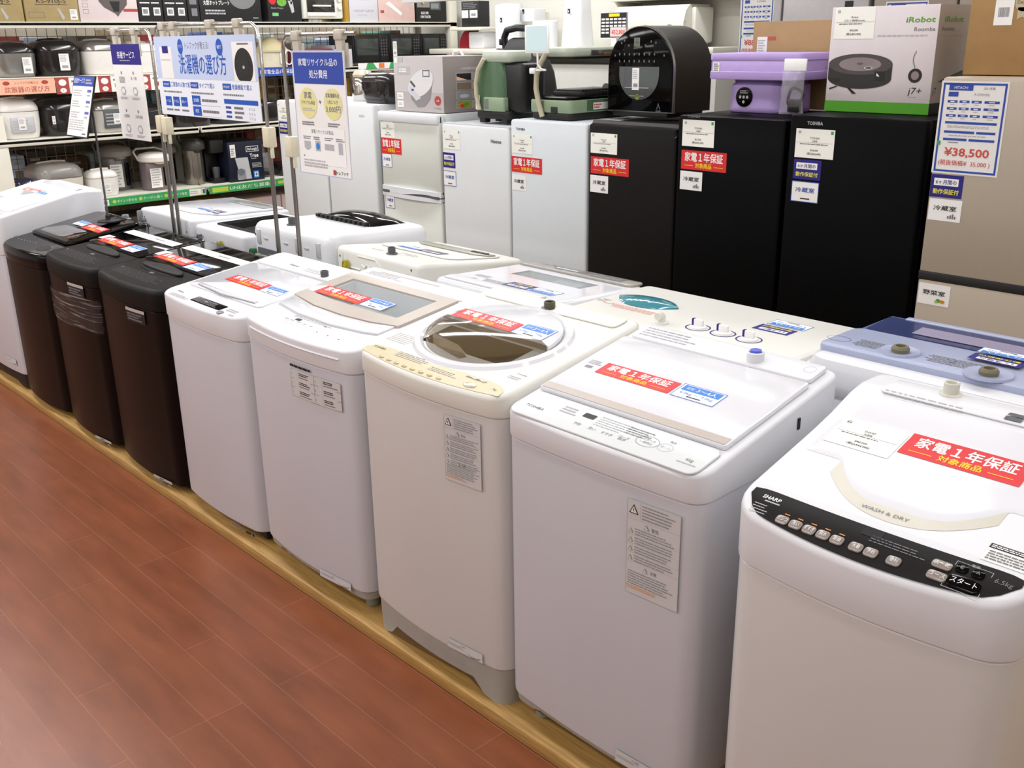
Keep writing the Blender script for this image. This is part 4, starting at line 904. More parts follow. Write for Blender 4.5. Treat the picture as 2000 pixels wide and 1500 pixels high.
def sheet(par, fn, x, y, w, h, full=True, maker='HITACHI', price='¥38,500', sub='(税抜価格¥  35,000 )'):
    q = MB(); s = Sheet(q, ofs(fn, x, y)); s.rect(0, 0, w, h, PAPER, 2); s.frame(w*.03, h*.02, w*.94, h*.96, w*.03, RBLUE, 3)
    s.rect(w*.12, h*.9, w*.36, h*.06, RBLUE, 3); s.text(maker, w*.3, h*.917, h*.028, PWH, 4, w=w*.2); s.text('2021年製', w*.72, h*.915, h*.022, INKG, 4)
    s.rect(w*.12, h*.835, w*.15, h*.05, RBLUE, 3); s.text('R-27NV(N)', w*.62, h*.85, h*.024, INKG, 4)
    for r in range(3):
        yy = h*(.77-.075*r)
        for k, (a, b_) in enumerate(((.12, .15), (.3, .15), (.48, .15), (.67, .22))): s.rect(w*a, yy, w*b_, h*.026, RBLUE, 3); s.rect(w*(a+b_*.3), yy+h*.008, w*b_*.4, h*.009, PWH, 4); s.rect(w*(a+.3*b_), yy-h*.022, w*b_*.4, h*.008, INKL, 3)
    s.rect(w*.12, h*.545, w*.77, h*.026, RBLUE, 3); s.dash(w*.16, h*.5, w*.7, h*.03, 2, INKL, 5, 3)
    s.rect(w*.12, h*.445, w*.46, h*.026, RBLUE, 3); s.rect(w*.61, h*.445, w*.28, h*.026, RBLUE, 3); s.dash(w*.2, h*.41, w*.6, h*.02, 1, INKL, 6, 3)
    s.rect(w*.12, h*.365, w*.36, h*.026, RBLUE, 3); s.rect(w*.51, h*.365, w*.38, h*.026, RBLUE, 3); s.dash(w*.2, h*.335, w*.2, h*.02, 1, INKG, 7, 3)
    s.rect(w*.03, h*.31, w*.06, h*.045, GREEN, 4)
    s.text(price, w*.5, h*.2, h*.085, PRED, 4, w=w*.68, bold=.02); s.text(sub, w*.48, h*.1, h*.045, PRED, 4, w=w*.78, bold=.01)
    return q.build('price_sheet', par, 'blue-framed price sheet') if par else q
x, z = f.at(-1.412, 1.243); sheet(f.root, f.F, x+.004, z, .203, .278)
f.navy(-1.405, 1.239, -1.303, 1.168); f.room(-1.402, 1.163, -1.298, 1.095, blue=False, pic='b'); f.room(-1.402, .889, -1.298, .82, '野菜室', blue=False, pic='veg')

# ------------------------------------------------------------------ things on top of the refrigerators
FRONT = lambda x0, y, z0: plane((x0, y, z0), (1, 0, 0), (0, 0, 1))      # faces the aisle of washing machines
EAST = lambda x, y0, z0: plane((x, y0, z0), (0, 1, 0), (0, 0, 1))       # faces along the row
def carton(name, label, lo_, hi, m, draw=None, cat='box', side=None, group=None, b=.002):
    root = thing(name, label, cat, ((lo_[0]+hi[0])/2, (lo_[1]+hi[1])/2, lo_[2]), 0, group)
    cx, cy, cz = root.location
    l = [lo_[0]-cx, lo_[1]-cy, 0]; h = [hi[0]-cx, hi[1]-cy, hi[2]-lo_[2]]
    q = MB(); q.box(l, h, m, b)
    if draw: draw(Sheet(q, FRONT(l[0], l[1], 0)), h[0]-l[0], h[2])
    if side: side(Sheet(q, EAST(h[0], l[1], 0)), h[1]-l[1], h[2])
    o = q.build('carton', root)
    root['_f'] = 1; del root['_f']
    return root, FRONT(l[0], l[1], 0), EAST(h[0], l[1], 0), h[0]-l[0], h[1]-l[1], h[2]
BOXL = mat('box_pale_grey', 'c3bebe', .45, noise=.02); BOXT = mat('box_taupe', '8d8380', .45, noise=.02)
def fr(s, w, h):
    s.rect(0, 0, w, h, BOXL, 1); s.rect(0, h*.0, w, h*.36, mat('box_table_grey', 'b4adac', .45), 2)
    s.rect(w*.02, h*.88, w*.06, h*.1, PAPER, 3); s.rect(w*.1, h*.9, w*.1, h*.08, INKL, 3); s.rect(w*.08, h*.68, w*.26, h*.14, INKL, 3); s.dash(w*.11, h*.71, w*.2, h*.08, 2, PWH, 4, 4)
    E = lambda cx, cy, rx, ry, a0=0, a1=360, rot=0: [(w*(cx+rx*math.cos(math.radians(a))*math.cos(rot)-ry*math.sin(math.radians(a))*math.sin(rot)), h*(cy+rx*math.cos(math.radians(a))*math.sin(rot)+ry*math.sin(math.radians(a))*math.cos(rot))) for a in [a0+(a1-a0)*k/36 for k in range(36)]]
    s.poly([(w*.32, h*.4), (w*.35, h*.22), (w*.48, h*.08), (w*.62, h*.1), (w*.74, h*.24), (w*.78, h*.5)], mat('cooker_print_side', '8b8688', .4), 4)
    s.poly(E(.55, .52, .3, .2, 0, 360, .75), mat('cooker_print_lid', 'd9d7d8', .35), 5)
    s.poly([(w*.3, h*.5), (w*.45, h*.36), (w*.55, h*.25), (w*.45, h*.2), (w*.33, h*.34)], mat('cooker_print_panel', 'cbc9cb', .35), 6)
    s.rect(w*.36, h*.38, w*.05, h*.035, RBLUE, 7); s.poly([(w*.33, h*.54), (w*.42, h*.44), (w*.45, h*.47), (w*.36, h*.57)], DGREY, 7)
    s.frame(w*.6, h*.64, w*.14, h*.12, w*.012, DGREY, 7)
    s.disc(w*.885, h*.22, w*.065, h*.085, MAROON, 4); s.text('1.5合', w*.885, h*.205, h*.03, PWH, 5)
    s.text('RC-MA150', w*.88, h*.065, h*.028, INKG, 4); s.rect(w*.05, h*.22, w*.13, h*.12, PAPER, 4); s.rect(w*.05, h*.07, w*.13, h*.12, PAPER, 4); s.dash(w*.07, h*.25, w*.09, h*.06, 2, INKL, 3, 5); s.dash(w*.07, h*.1, w*.09, h*.06, 2, INKL, 5, 5)
def sd(s, w, h):
    s.text('4つの炊き分け機能', w*.5, h*.76, h*.035, PAPER, 2, w=w*.4)
    for k in range(4):
        yy = h*(.56-.165*k); s.rect(w*.2, yy, w*.7, h*.145, mat('box_panel_grey', 'a49c9b', .45), 2); s.rect(w*.22, yy+h*.012, w*.24, h*.12, [BLK2, mat('print_brown', '7b6a5c', .5), GREY, mat('print_salad', '8a8f3c', .5, noise=.6, scale=90)][k], 3)
        s.rect(w*.53, yy+h*.08, w*.3, h*.04, mat('box_pill', '7c7270', .45), 3)
        if k == 3: s.disc(w*.3, yy+h*.05, w*.04, h*.03, RED, 4); s.disc(w*.37, yy+h*.08, w*.05, h*.03, GRN2, 4)
        if k == 2: s.disc(w*.34, yy+h*.06, w*.08, h*.035, LGREY, 4)
        if k == 0: s.poly([(w*.22, yy+h*.012), (w*.4, yy+h*.012), (w*.22, yy+h*.08)], ORG, 4)
r, F, E, bw, bd, bh = carton('rice_cooker_box', 'grey rice cooker box with a red disc, on the ivory two-door refrigerator', (-4.27, 3.21, 1.32), (-3.88, 3.6, 1.585), BOXT, fr, side=sd)
q = MB(); q.tube([(.02, .02, bh-.004), (.03, .02, bh+.02), (.08, .02, bh+.024), (.1, .02, bh-.004)], .006, PWH, 8); q.build('carry_handle', r)

# green grill standing upright
root = thing('table_grill', 'green table grill standing upright in front of the black carpet cleaner', 'table grill', (-3.55, 3.24, 1.286))
def rb(name, lo_, hi, m, b, r=None, par=None, label=None): q = MB(); q.box(lo_, hi, m, b, r, 5); return q.build(name, par or root, label)
q = MB(); q.loft([[(x*k, y, z) for x, y in rrect(-.13, .0, .07, .17, .04, 5)(0)] for z, k in ((.055, .95), (.1, 1.04), (.2, 1.03), (.25, .9), (.275, .72))], GREENB); q.build('body', root)
rb('housing', (.02, .02, .05), (.18, .17, .27), BLK, .02, .03)
rb('lid', (-.09, -.005, .27), (.115, .15, .325), SAGE, .02, .03, label='pale sage lid')
rb('vent_panel', (-.07, -.008, .055), (.075, .04, .118), SAGE2, .006, .01)
q = MB(); [q.box((-.066+.0*k, -.0095, .065+.006*k), (-.03, -.007, .068+.006*k), INKG) for k in range(8)]; q.build('vent_slots', root)
rb('base', (-.13, .0, .02), (.1, .16, .058), BLK2, .008, .02)
for x in (-.09, .06):
    for y in (.02, .12): rb('foot', (x-.02, y-.015, 0), (x+.02, y+.02, .024), BLK2, .003)
q = MB(); q.tube([(-.05, -.012, .29), (-.085, -.02, .24), (-.1, -.022, .18), (-.1, -.02, .12), (-.085, -.016, .06)], .0105, GOLDM, 10); q.build('arm', root)
q = MB(); Sheet(q, FRONT(-.125, -.003, .06)).rect(0, 0, .03, .065, PAPER, 2); q.build('price_tag', root)
# black carpet cleaner behind
root = thing('carpet_cleaner', 'black carpet cleaner with a loop handle behind the upright green grill', 'carpet cleaner', (-3.685, 3.55, 1.286))
q = MB(); q.loft([[(x*k+dx, y*k, z) for x, y in rrect(-.16, -.085, .17, .09, .05, 6)(0)] for z, k, dx in ((0, .95, .02), (.02, 1, .02), (.12, 1, .02), (.22, .9, .02), (.32, .66, .015), (.37, .45, .01), (.38, .3, .01))], BLK2); q.build('body', root)
q = MB(); q.tube([(-.11, 0, .33), (-.12, 0, .38), (-.1, 0, .415), (-.03, 0, .425), (.06, 0, .42), (.13, 0, .36)], .017, BLK, 10); q.build('handle', root)
q = MB(); q.box((-.14, -.02, .345), (-.115, .02, .375), BLK, .004); q.build('latch', root)
q = MB(); Sheet(q, FRONT(0, -.1, .0)).ring(.09, .16, .03, .03, .003, BLK, 1); q.build('emblem', root)
# open table grill
root = thing('table_grill', 'sage green table grill with its hood raised on a brass arm', 'table grill', (-3.165, 3.22, 1.322))
rb('base', (-.12, 0, 0), (.125, .42, .03), BLK2, .008, .02); rb('body', (-.125, -.004, .028), (.127, .42, .085), SAGE2, .008, .02)
rb('side_panel', (.12, .1, .034), (.1285, .41, .082), GREENB, .003); rb('plate_rim', (-.12, .0, .083), (.122, .415, .096), BLKG, .004, .02)
q = MB(); q.box((-.09, .1, .094), (.1, .4, .116), BLK2, .006, .02, 4); [q.box((-.08, .11+.022*k, .112), (.09, .122+.022*k, .124), BLK, .003) for k in range(12)]; q.build('grill_plate', root)
rb('hood', (-.12, -.01, .262), (.13, .4, .302), SAGE, .014, .04); rb('hood_underside', (-.09, .03, .252), (.11, .38, .264), BLK2, .003)
q = MB(); q.box((.124, .12, .266), (.1325, .37, .29), STEEL, .001); q.box((.1322, .2, .267), (.134, .36, .279), mat('heater_amber', '7a5a34', .4), .001); q.build('heater_window', root)
q = MB(); q.tube([(-.035, -.012, .012), (-.05, -.02, .07), (-.062, -.024, .13), (-.058, -.024, .19), (-.035, -.02, .24), (-.01, -.014, .275)], .0115, GOLDM, 10); q.build('arm', root)
q = MB(); Sheet(q, FRONT(-.12, -.0045, .03)).dash(.05, .01, .05, .04, 1, INKG, 3, 2, .8, .04, .05); q.box((.01, -.006, .03), (.05, -.003, .055), BLK2, .001); q.build('vent_slots', root)
q = MB(); Sheet(q, EAST(.1287, .14, .04)).rect(0, 0, .1, .03, PAPER, 2); Sheet(q, EAST(.1287, .14, .04)).dash(.005, .004, .05, .022, 2, PRED, 2, 3); q.build('sticker', root)
q = MB(); q.lathe([(.0, 0), (.024, 0), (.024, .004), (0, .004)], (.06, .3, .12), mat('knob_tan', '8a7f68', .5), 16, 'y'); q.build('plug_cap', root)
# clip-on price stand
root = thing('price_stand', 'pale blue clip-on price frame on a white stem, clamped to the raised grill arm', 'price stand', (-3.195, 3.17, 1.535))
q = MB(); q.box((-.07, -.004, .065), (.075, .004, .18), PWH, .003); s = Sheet(q, FRONT(-.07, -.0042, .065)); s.rect(.01, .01, .125, .1, mat('pale_aqua', 'cfe6e8', .5), 1); q.build('frame', root)
q = MB(); q.tube([(.005, 0, .068), (.005, 0, .02), (.02, .006, .0), (.04, .014, -.004)], .0045, PWH, 8); q.build('stem', root)
q = MB(); q.box((-.055, .006, -.02), (-.02, .03, .004), PWH, .004); q.tube([(.04, .014, -.004), (-.03, .016, -.006)], .004, PWH, 8); q.build('clamp', root)

# arched air fryer oven
root = thing('air_fryer_oven', 'black arched air fryer oven with a round-bottomed glass door', 'air fryer', (-2.826, 3.42, 1.337))
arch = lambda i, w=.178: [(w-i, .02+i)]+[((w-i)*math.cos(t), .19+(w-i)*math.sin(t)) for t in [PI*k/28 for k in range(29)]]+[(-w+i, .02+i)]
q = MB(); q.loft([[(x, y, z) for x, z in arch(i)] for y, i in ((.012, .0), (.26, 0), (.27, .012))], mat('oven_satin_black', '2a2826', .3, metal=.5, noise=.05)); q.build('body', root)
q = MB(); q.loft([[(x, y, z) for x, z in arch(i)] for y, i in ((.012, -.002), (.006, -.003), (.0, .0), (.0, .006))], STEEL, cap=(0, 0)); q.build('trim_ring', root)
q = MB(); q.loft([[(x, y, z) for x, z in arch(i)] for y, i in ((.01, .002), (-.004, .004), (-.006, .008))], BLKG); s = Sheet(q, FRONT(0, -.0063, 0))
pf = mat('fryer_print', '5f6062', .5)
for r_ in range(2):
    for k in range(8): s.disc(-.11+.027*k, .255-.028*r_, .004, .006, pf, 1, 8)
for x, z in ((-.1, .3), (-.085, .31), (-.06, .29), (.03, .29), (.06, .305), (.085, .3), (-.135, .25), (.13, .25)): s.disc(x, z, .004, .005, pf, 1, 8)
s.rect(-.032, .285, .032, .036, mat('fryer_display', '6d7368', .3), 1); s.rect(-.03, .302, .028, .0015, BLK, 2); s.rect(-.017, .287, .0015, .032, BLK, 2)
s.poly([(.098, .035), (.108, .062), (.118, .035), (.114, .035), (.108, .052), (.102, .035)], pf, 1); s.rect(.094, .026, .028, .004, pf, 1)
q.build('front_panel', root)
q = MB(); hf = lambda i: [((.108-i)*math.cos(PI+PI*k/24), .175+(.105-i)*math.sin(PI+PI*k/24)) for k in range(25)]
q.loft([[(x, y, z) for x, z in [(-.108, .205)]+hf(0)+[(.108, .205)]] for y in (-.006, -.009)], mat('fryer_glass', '454b49', .05, noise=.05, coat=.6)); s = Sheet(q, FRONT(0, -.0093, 0)); s.rect(-.075, .118, .13, .003, INKL, 1); s.rect(-.05, .085, .08, .002, INKL, 1); s.rect(-.08, .12, .045, .085, DGREY, 0.5); s.disc(-.005, .082, .012, .012, mat('olive_print', '7d8a35', .5), 1)
q.build('door_glass', root); price_tag(root, FRONT(0, -.0095, 0), -.035, .11, .038, .09, 4)
q = MB(); q.box((-.15, .0, 0), (.15, .25, .024), BLK2, .004); q.build('base', root)
# lilac folding washer
root = thing('folding_washer', 'lilac collapsible mini washing machine with a round black control disc', 'folding washer', (-2.24, 3.39, 1.379))
q = MB(); q.loft([[(x*k, .12+(y-.12)*k, z) for x, y in rrect(-.135, 0, .135, .24, .07, 7)(0)] for z, k in ((0, .97), (.006, 1), (.02, 1.0), (.1, .98), (.108, .9))], PURP); q.build('body', root)
q = MB(); q.loft([[(x*k, .12+(y-.12)*k, z) for x, y in rrect(-.135, 0, .135, .24, .07, 7)(0)] for z, k in ((.1, .92), (.112, .9), (.125, .95))], mat('lilac_bellows', '7c659e', .5)); q.build('bellows', root)
q = MB(); q.loft([[(x*k, .12+(y-.12)*k, z) for x, y in rrect(-.2, -.03, .2, .27, .035, 7)(0)] for z, k in ((.122, .99), (.125, 1.0), (.15, 1.0), (.152, .985), (.19, .985), (.194, .97))], PURP); q.build('rim', root)
q = MB(); q.loft([[(x*k, .12+(y-.12)*k, z) for x, y in rrect(-.2, -.03, .2, .27, .035, 7)(0)] for z, k in ((.19, .985), (.194, 1.0), (.212, 1.0), (.217, .985), (.218, .95))], PURP); q.build('lid', root)
q = MB(); q.lathe([(.037, .004), (.037, -.004), (.034, -.0055), (0, -.0055)], (-.04, .002, .057), BLKG, 28, 'y'); s = Sheet(q, FRONT(-.04, -.0037, .057))
for x, z in ((-.016, 0), (0, 0), (.016, 0), (0, -.018)): s.disc(x, z, .0055, .006, INKL, 2, 10)
s.dash(-.018, .012, .036, .014, 2, INKL, 3, 2); q.build('control_disc', root)
q = MB(); s = Sheet(q, FRONT(-.172, -.0285, .148)); s.rect(0, 0, .03, .036, PAPERY, 2); s.dash(.003, .004, .024, .03, 4, INKG, 3, 3); q.build('price_tag', root)
# bag of cables
root = thing('cable_bag', 'clear plastic bag of black cable leaning by the lilac folding washer', 'plastic bag', (-2.03, 3.322, 1.379))
def bag(q):
    n = 14; m_ = 12; R = random.Random(4); vs = []; fs = []
    for sgn in (-1, 1):
        base = len(vs)
        for j in range(m_+1):
            for k in range(n+1):
                u = k/n*2-1; z = .155*j/m_
                wd = .05*(1-.25*math.sin(PI*j/m_*.8)*.5)
                th = .03*math.sin(PI*min(1, (1-j/m_)*.9+.1))*(1-u*u)**.5
                vs.append((wd*u, sgn*th+R.uniform(-.003, .003), z+.006))
        for j in range(m_):
            for k in range(n): a = base+j*(n+1)+k; fs.append((a, a+1, a+n+2, a+n+1))
    q.add(vs, fs, mat('bag_film', 'f0f0f2', .08, alpha=.16, noise=.05, bump=1., bscale=40))
q = MB(); bag(q); q.build('bag', root); 
q = MB(); q.box((-.04, -.004, .158), (.05, .004, .2), PWH, .002); q.build('header_card', root)
q = MB(); q.tube([(.012+.028*math.cos(t*1.0)+.004*math.sin(3*t), .006*math.sin(2*t), .06+.04*math.sin(t)) for t in [2*PI*k/40*3 for k in range(40)]], .0055, BLK, 6); q.box((-.01, -.012, .015), (.035, .012, .06), BLK2, .004); q.build('cable', root)
r, F, E, bw, bd, bh = carton('cardboard_box', 'large plain cardboard box behind the lilac folding washer', (-2.445, 3.672, 1.379), (-1.94, 3.82, 1.713), KRAFT2)
price_tag(r, F, .022, .16, .047, .115, 6); q = MB(); Sheet(q, F).rect(.072, .262, .036, .014, mat('stamp_red', 'b5574a', .6), 2); q.build('stamp', r)
# robot vacuum box
RB = mat('robot_box_white', 'd9d0d2', .45, noise=.015); RBK = mat('robot_black', '1d1b1c', .4, noise=.04); RBM = mat('robot_disc', '8e8384', .3, metal=.3, noise=.1, scale=10)
def rf(s, w, h):
    s.rect(0, 0, w, h*.105, GRN2, 2)
    GL = mat('robot_logo_green', '57a32b', .45)
    s.text('iRobot', w*.84, h*.845, h*.048, GL, 2, w=w*.26, bold=.02, sk=.12); s.text('Roomba', w*.885, h*.765, h*.036, INKG, 2, al='c', w=w*.185, bold=.005); s.dash(w*.46, h*.715, w*.52, h*.022, 1, INKL, 5, 2, .6, .03, .08)
    cx, cy = w*.32, h*.46
    top = [(cx+w*.31*math.cos(t), cy+h*.1*math.sin(t)) for t in [2*PI*k/48 for k in range(48)]]
    low = [(max(0, cx+w*.31*math.cos(t)), cy-h*.135+h*.1*math.sin(t)) for t in [PI+PI*k/24 for k in range(25)]]
    s.poly([(max(0, x), y) for x, y in low]+[(cx+w*.31, cy)]+[(max(0, cx-w*.31), cy)], mat('robot_side', '2b2829', .4), 3)
    s.poly([(max(0, x), y) for x, y in top], mat('robot_rim', '4c4547', .4), 4); s.disc(cx-w*.01, cy-h*.004, w*.275, h*.082, RBK, 5) if False else None
    s.disc(cx-w*.0, cy, w*.205, h*.066, RBM, 5); s.disc(cx, cy+h*.006, w*.03, h*.01, DGREY, 6); s.ring(cx+w*.085, cy-h*.034, w*.04, h*.014, w*.006, PWH, 6); s.disc(cx+w*.085, cy-h*.034, w*.033, h*.011, DGREY, 6)
    s.rect(w*.03, cy-h*.17, w*.1, h*.036, RBK, 6); s.rect(w*.47, cy-h*.15, w*.09, h*.085, RBK, 6); s.poly([(w*.49, cy-h*.11), (w*.52, cy-h*.115), (w*.49, cy-h*.08)], PWH, 7)
    s.poly([(w*.03, h*.225), (w*.1, h*.25), (w*.12, h*.245), (w*.04, h*.213)], RBK, 4); s.poly([(w*.2, h*.245), (w*.23, h*.24), (w*.31, h*.178), (w*.27, h*.175)], RBK, 4)
    s.disc(w*.845, h*.36, w*.062, h*.066, RBK, 3); s.disc(w*.845, h*.36, w*.036, h*.04, RBM, 4)
    for k in range(7): a = .5*k; s.rect(w*(.83-.02*math.sin(a)), h*(.43+.022*k), w*.008, h*.024, INKG, 3)
    s.text('j7+', w*.855, h*.19, h*.06, INK, 2, w=w*.12, bold=.0, sk=.12); s.dash(w*.8, h*.155, w*.08, h*.014, 1, INKL, 6, 2)
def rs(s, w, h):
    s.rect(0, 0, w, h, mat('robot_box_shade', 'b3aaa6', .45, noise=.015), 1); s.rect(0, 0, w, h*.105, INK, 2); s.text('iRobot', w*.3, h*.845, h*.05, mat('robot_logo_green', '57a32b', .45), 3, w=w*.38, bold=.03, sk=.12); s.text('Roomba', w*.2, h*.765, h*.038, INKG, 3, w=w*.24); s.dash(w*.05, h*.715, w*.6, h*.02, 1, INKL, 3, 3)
    s.poly([(w*.62, h*.48), (w*.6, h*.56), (w*.63, h*.6), (w*.9, h*.6), (w*.9, h*.47)], RBK, 3); s.poly([(w*.1, h*.3), (w*.4, h*.36), (w*.95, h*.46), (w*.95, h*.28)], RBK, 3); s.text('j7', w*.03, h*.19, h*.06, INK, 3, w=w*.06, al='l', sk=.12)
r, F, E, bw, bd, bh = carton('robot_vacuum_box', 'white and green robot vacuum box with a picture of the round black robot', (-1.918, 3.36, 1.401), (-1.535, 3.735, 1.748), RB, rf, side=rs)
price_card(r, F, .012, bh*.7, .15, bh*.295, 'iRobot', 'ロボット掃除機 Roomba', '¥50,000', '(税込¥55,000)', PAPERY, PAPERY)
def bf(s, w, h):
    LT = mat('pale_stamp', 'b9ad8e', .7); s.disc(w*.31, h*.62, w*.05, h*.075, LT, 2); s.poly([(w*.28, h*.58), (w*.34, h*.58), (w*.34, h*.48), (w*.31, h*.5), (w*.28, h*.48)], LT, 2); s.text('Design', w*.31, h*.61, h*.03, mat('kraft_ink', '6e5635', .7), 3)
    s.dash(w*.48, h*.1, w*.5, h*.09, 3, mat('kraft_ink', '6e5635', .7), 4, 2)
r, F, E, bw, bd, bh = carton('cardboard_box', 'brown cardboard box with a pale rosette print, on the champagne refrigerator', (-1.408, 3.29, 1.534), (-.9, 3.66, 1.87), KRAFT, bf)
price_tag(r, F, .075, .145, .055, .17, 9)

# ------------------------------------------------------------------ sign stands between the rows
SY = 2.0
CL = mat('clip_plastic', 'cfc8ba', .25, alpha=.85, noise=.04)
def stand(label, posts, bar, ztop, joint, clips):
    root = thing('sign_stand', label, 'sign stand', (posts[0], SY, 0))
    X = lambda x: x-posts[0]
    for p in posts:
        q = MB(); q.tube([(X(p), 0, P), (X(p), 0, joint)], .0085, STEEL, 12); q.build('pole', root)
        q = MB(); q.box((X(p)-.018, -.018, joint-.045), (X(p)+.03, .018, joint+.03), IVORYP, .005); q.box((X(p)+.018, -.01, joint-.085), (X(p)+.028, .004, joint-.04), IVORYP, .003); q.build('clamp', root)
        q = MB(); q.lathe([(.0, 0), (.024, 0), (.024, .02), (.014, .05)], (X(p), 0, P+.001), DGREY, 24); q.build('foot', root)
    q = MB()
    a, b_ = bar
    path = []
    if len(posts) == 2: path = [(X(posts[0]), 0, joint-.02), (X(posts[0]), 0, ztop-.04), (X(posts[0])+.012, 0, ztop-.012), (X(posts[0])+.04, 0, ztop), (X(posts[1])-.05, 0, ztop-.006), (X(posts[1])-.015, 0, ztop-.025), (X(posts[1]), 0, ztop-.07), (X(posts[1]), 0, joint-.02)]
    else:
        p = posts[0]; e = b_ if abs(a-p) < abs(b_-p) else a; sg = 1 if e > p else -1
        path = [(0, 0, joint-.02), (0, 0, ztop-.05), (sg*.008, 0, ztop-.02), (sg*.035, 0, ztop), (X(e), 0, ztop)]
    q.tube(path, .0068, CHROME, 12); q.build('top_bar', root)
    for c in clips:
        q = MB(); q.loft([[(X(c)-.02, y, ztop-.02), (X(c)+.02, y, ztop-.02), (X(c)+.016, y, ztop-.1), (X(c)-.012, y, ztop-.1)] for y in (-.008, .006)], CL); q.box((X(c)-.024, -.013, ztop-.02), (X(c)+.024, .013, ztop+.013), CL, .005); q.box((X(c)+.004, .004, ztop-.11), (X(c)+.03, .012, ztop-.03), CL, .002); q.build('clip', root)
stand('chrome sign stand with one pole, holding the tall navy-headed service sign', [-4.40], (-4.84, -4.40), 1.72, 1.33, [-4.77, -4.56])
stand('chrome sign stand with two poles, holding the wide washing machine guide sign', [-4.345, -3.475], (-4.3, -3.5), 1.735, 1.325, [-4.27, -4.17, -3.85, -3.63])
stand('chrome sign stand with one pole, holding the recycling fee notice', [-3.318], (-3.32, -2.86), 1.685, 1.3, [-3.22, -2.95])
def hang(label, x0, x1, z0, z1, draw, y=SY-.011):
    root = thing('hanging_sign', label, 'sign', ((x0+x1)/2, y, z0)); w, h = x1-x0, z1-z0
    q = MB(); q.box((-w/2, -.001, 0), (w/2, .001, h), PAPER); draw(Sheet(q, FRONT(-w/2, -.0011, 0)), w, h); q.build('sheet', root)
    return root
def drA(s, w, h):
    s.rect(0, h*.79, w, h*.21, NAVY, 1); s.text('各種サービス', w*.5, h*.86, h*.055, PWH, 2, w=w*.6, bold=.01); s.dash(w*.28, h*.825, w*.45, h*.015, 1, INKL, 3, 2)
    for (x, y, t, u) in ((.27, .6, '家電商品', '保証規定'), (.68, .6, '各・引取', ''), (.27, .2, '出張買取', ''), (.68, .2, 'ご自宅/店舗', '')):
        s.disc(w*x, h*(y+.105), w*.02, h*.018, INKG, 2, 10); s.text(t, w*x, h*(y+.035), h*.026, INKG, 2); s.text(u, w*x, h*y, h*.026, INKG, 2) if u else None
        s.disc(w*x, h*(y-.085), w*.09, h*.05, INKL, 2, 6); s.disc(w*x, h*(y-.085), w*.06, h*.03, PAPER, 3, 6); s.dash(w*(x-.14), h*(y-.175), w*.28, h*.03, 2, INKL, int(x*100+y*10), 2)
hang('tall white sign with a navy header, on the farthest single-pole chrome stand', -4.81, -4.497, 1.24, 1.662, drA)
def drB(s, w, h):
    s.rect(0, 0, w, h, mat('sign_ice', 'e9eef6', .4), 1); s.rect(0, h*.47, w, h*.53, mat('sign_ice_blue', 'c3d0ec', .4), 2)
    B2 = mat('sign_blue', '1f56b8', .4)
    s.text('トレファクが教える!', w*.455, h*.845, h*.07, INKG, 3, w=w*.24); s.disc(w*.285, h*.87, w*.028, h*.095, B2, 3); s.text('サイズ', w*.285, h*.855, h*.035, PWH, 4, w=w*.035); s.disc(w*.675, h*.86, w*.032, h*.1, B2, 3); s.text('機能で', w*.675, h*.845, h*.035, PWH, 4, w=w*.04)
    s.text('洗濯機の選び方', w*.49, h*.555, h*.185, B2, 3, w=w*.47, bold=.012)
    s.rect(w*.055, h*.47, w*.13, h*.4, PAPER, 3); s.rect(w*.085, h*.79, w*.065, h*.09, NAVY, 4); s.rect(w*.065, h*.7, w*.1, h*.01, INKL, 4)
    s.rect(w*.79, h*.47, w*.19, h*.45, PAPER, 3); s.poly([(w*(.885+.082*math.cos(t)), h*max(.475, .64+.21*math.sin(t))) for t in [2*PI*k/32 for k in range(32)]], INK, 4); s.disc(w*.885, h*.64, w*.05, h*.13, BLK2, 5); s.disc(w*.885, h*.63, w*.01, h*.02, INKL, 6); s.rect(w*.84, h*.885, w*.1, h*.02, INKG, 4)
    for x, t in ((.05, 'ご家族の人数で選ぶ'), (.35, 'タイプで選ぶ'), (.67, '乾燥機能で選ぶ')):
        s.rect(w*x, h*.36, w*.08, h*.075, B2, 3); s.text('POINT', w*(x+.04), h*.38, h*.03, PWH, 4, w=w*.055); s.text(t, w*(x+.09), h*.372, h*.048, B2, 3, al='l'); s.dash(w*x, h*.285, w*.26, h*.035, 1, INKG, int(x*99), 3, .6, .03, .06)
    for k in range(3): s.rect(w*(.06+.085*k), h*.12, w*.067, h*.12, B2, 3); s.text('1〜2人 2〜3人 4人〜'.split()[k], w*(.093+.085*k), h*.165, h*.035, PWH, 4, w=w*.05); s.dash(w*(.06+.085*k), h*.05, w*.075, h*.04, 1, INKG, k, 3)
    for k in range(2): s.rect(w*.35, h*(.155-.135*k), w*.085, h*.115, B2, 3); s.text(('全自動', '縦型')[k], w*.392, h*(.195-.135*k), h*.035, PWH, 4); s.dash(w*.45, h*(.19-.135*k), w*.17, h*.045, 1, INKG, 5+k, 3, .7, .1, .2); s.rect(w*.35, h*(.15-.135*k), w*.28, h*.004, INKL, 3)
    s.rect(w*.67, h*.195, w*.31, h*.055, B2, 3)
    for k in range(3): s.dash(w*.68, h*(.13-.055*k), w*.06, h*.035, 1, RBLUE, 9+k, 3, .8, .2, .4); s.dash(w*.76, h*(.13-.055*k), w*.09, h*.035, 1, INKG, 19+k, 3, .8, .1, .3); s.text('○  ○  △', w*.92, h*(.135-.055*k), h*.026, INKG, 3)
hang('wide pale blue sign about choosing a washing machine, on the two-pole chrome stand', -4.345, -3.49, 1.37, 1.69, drB)
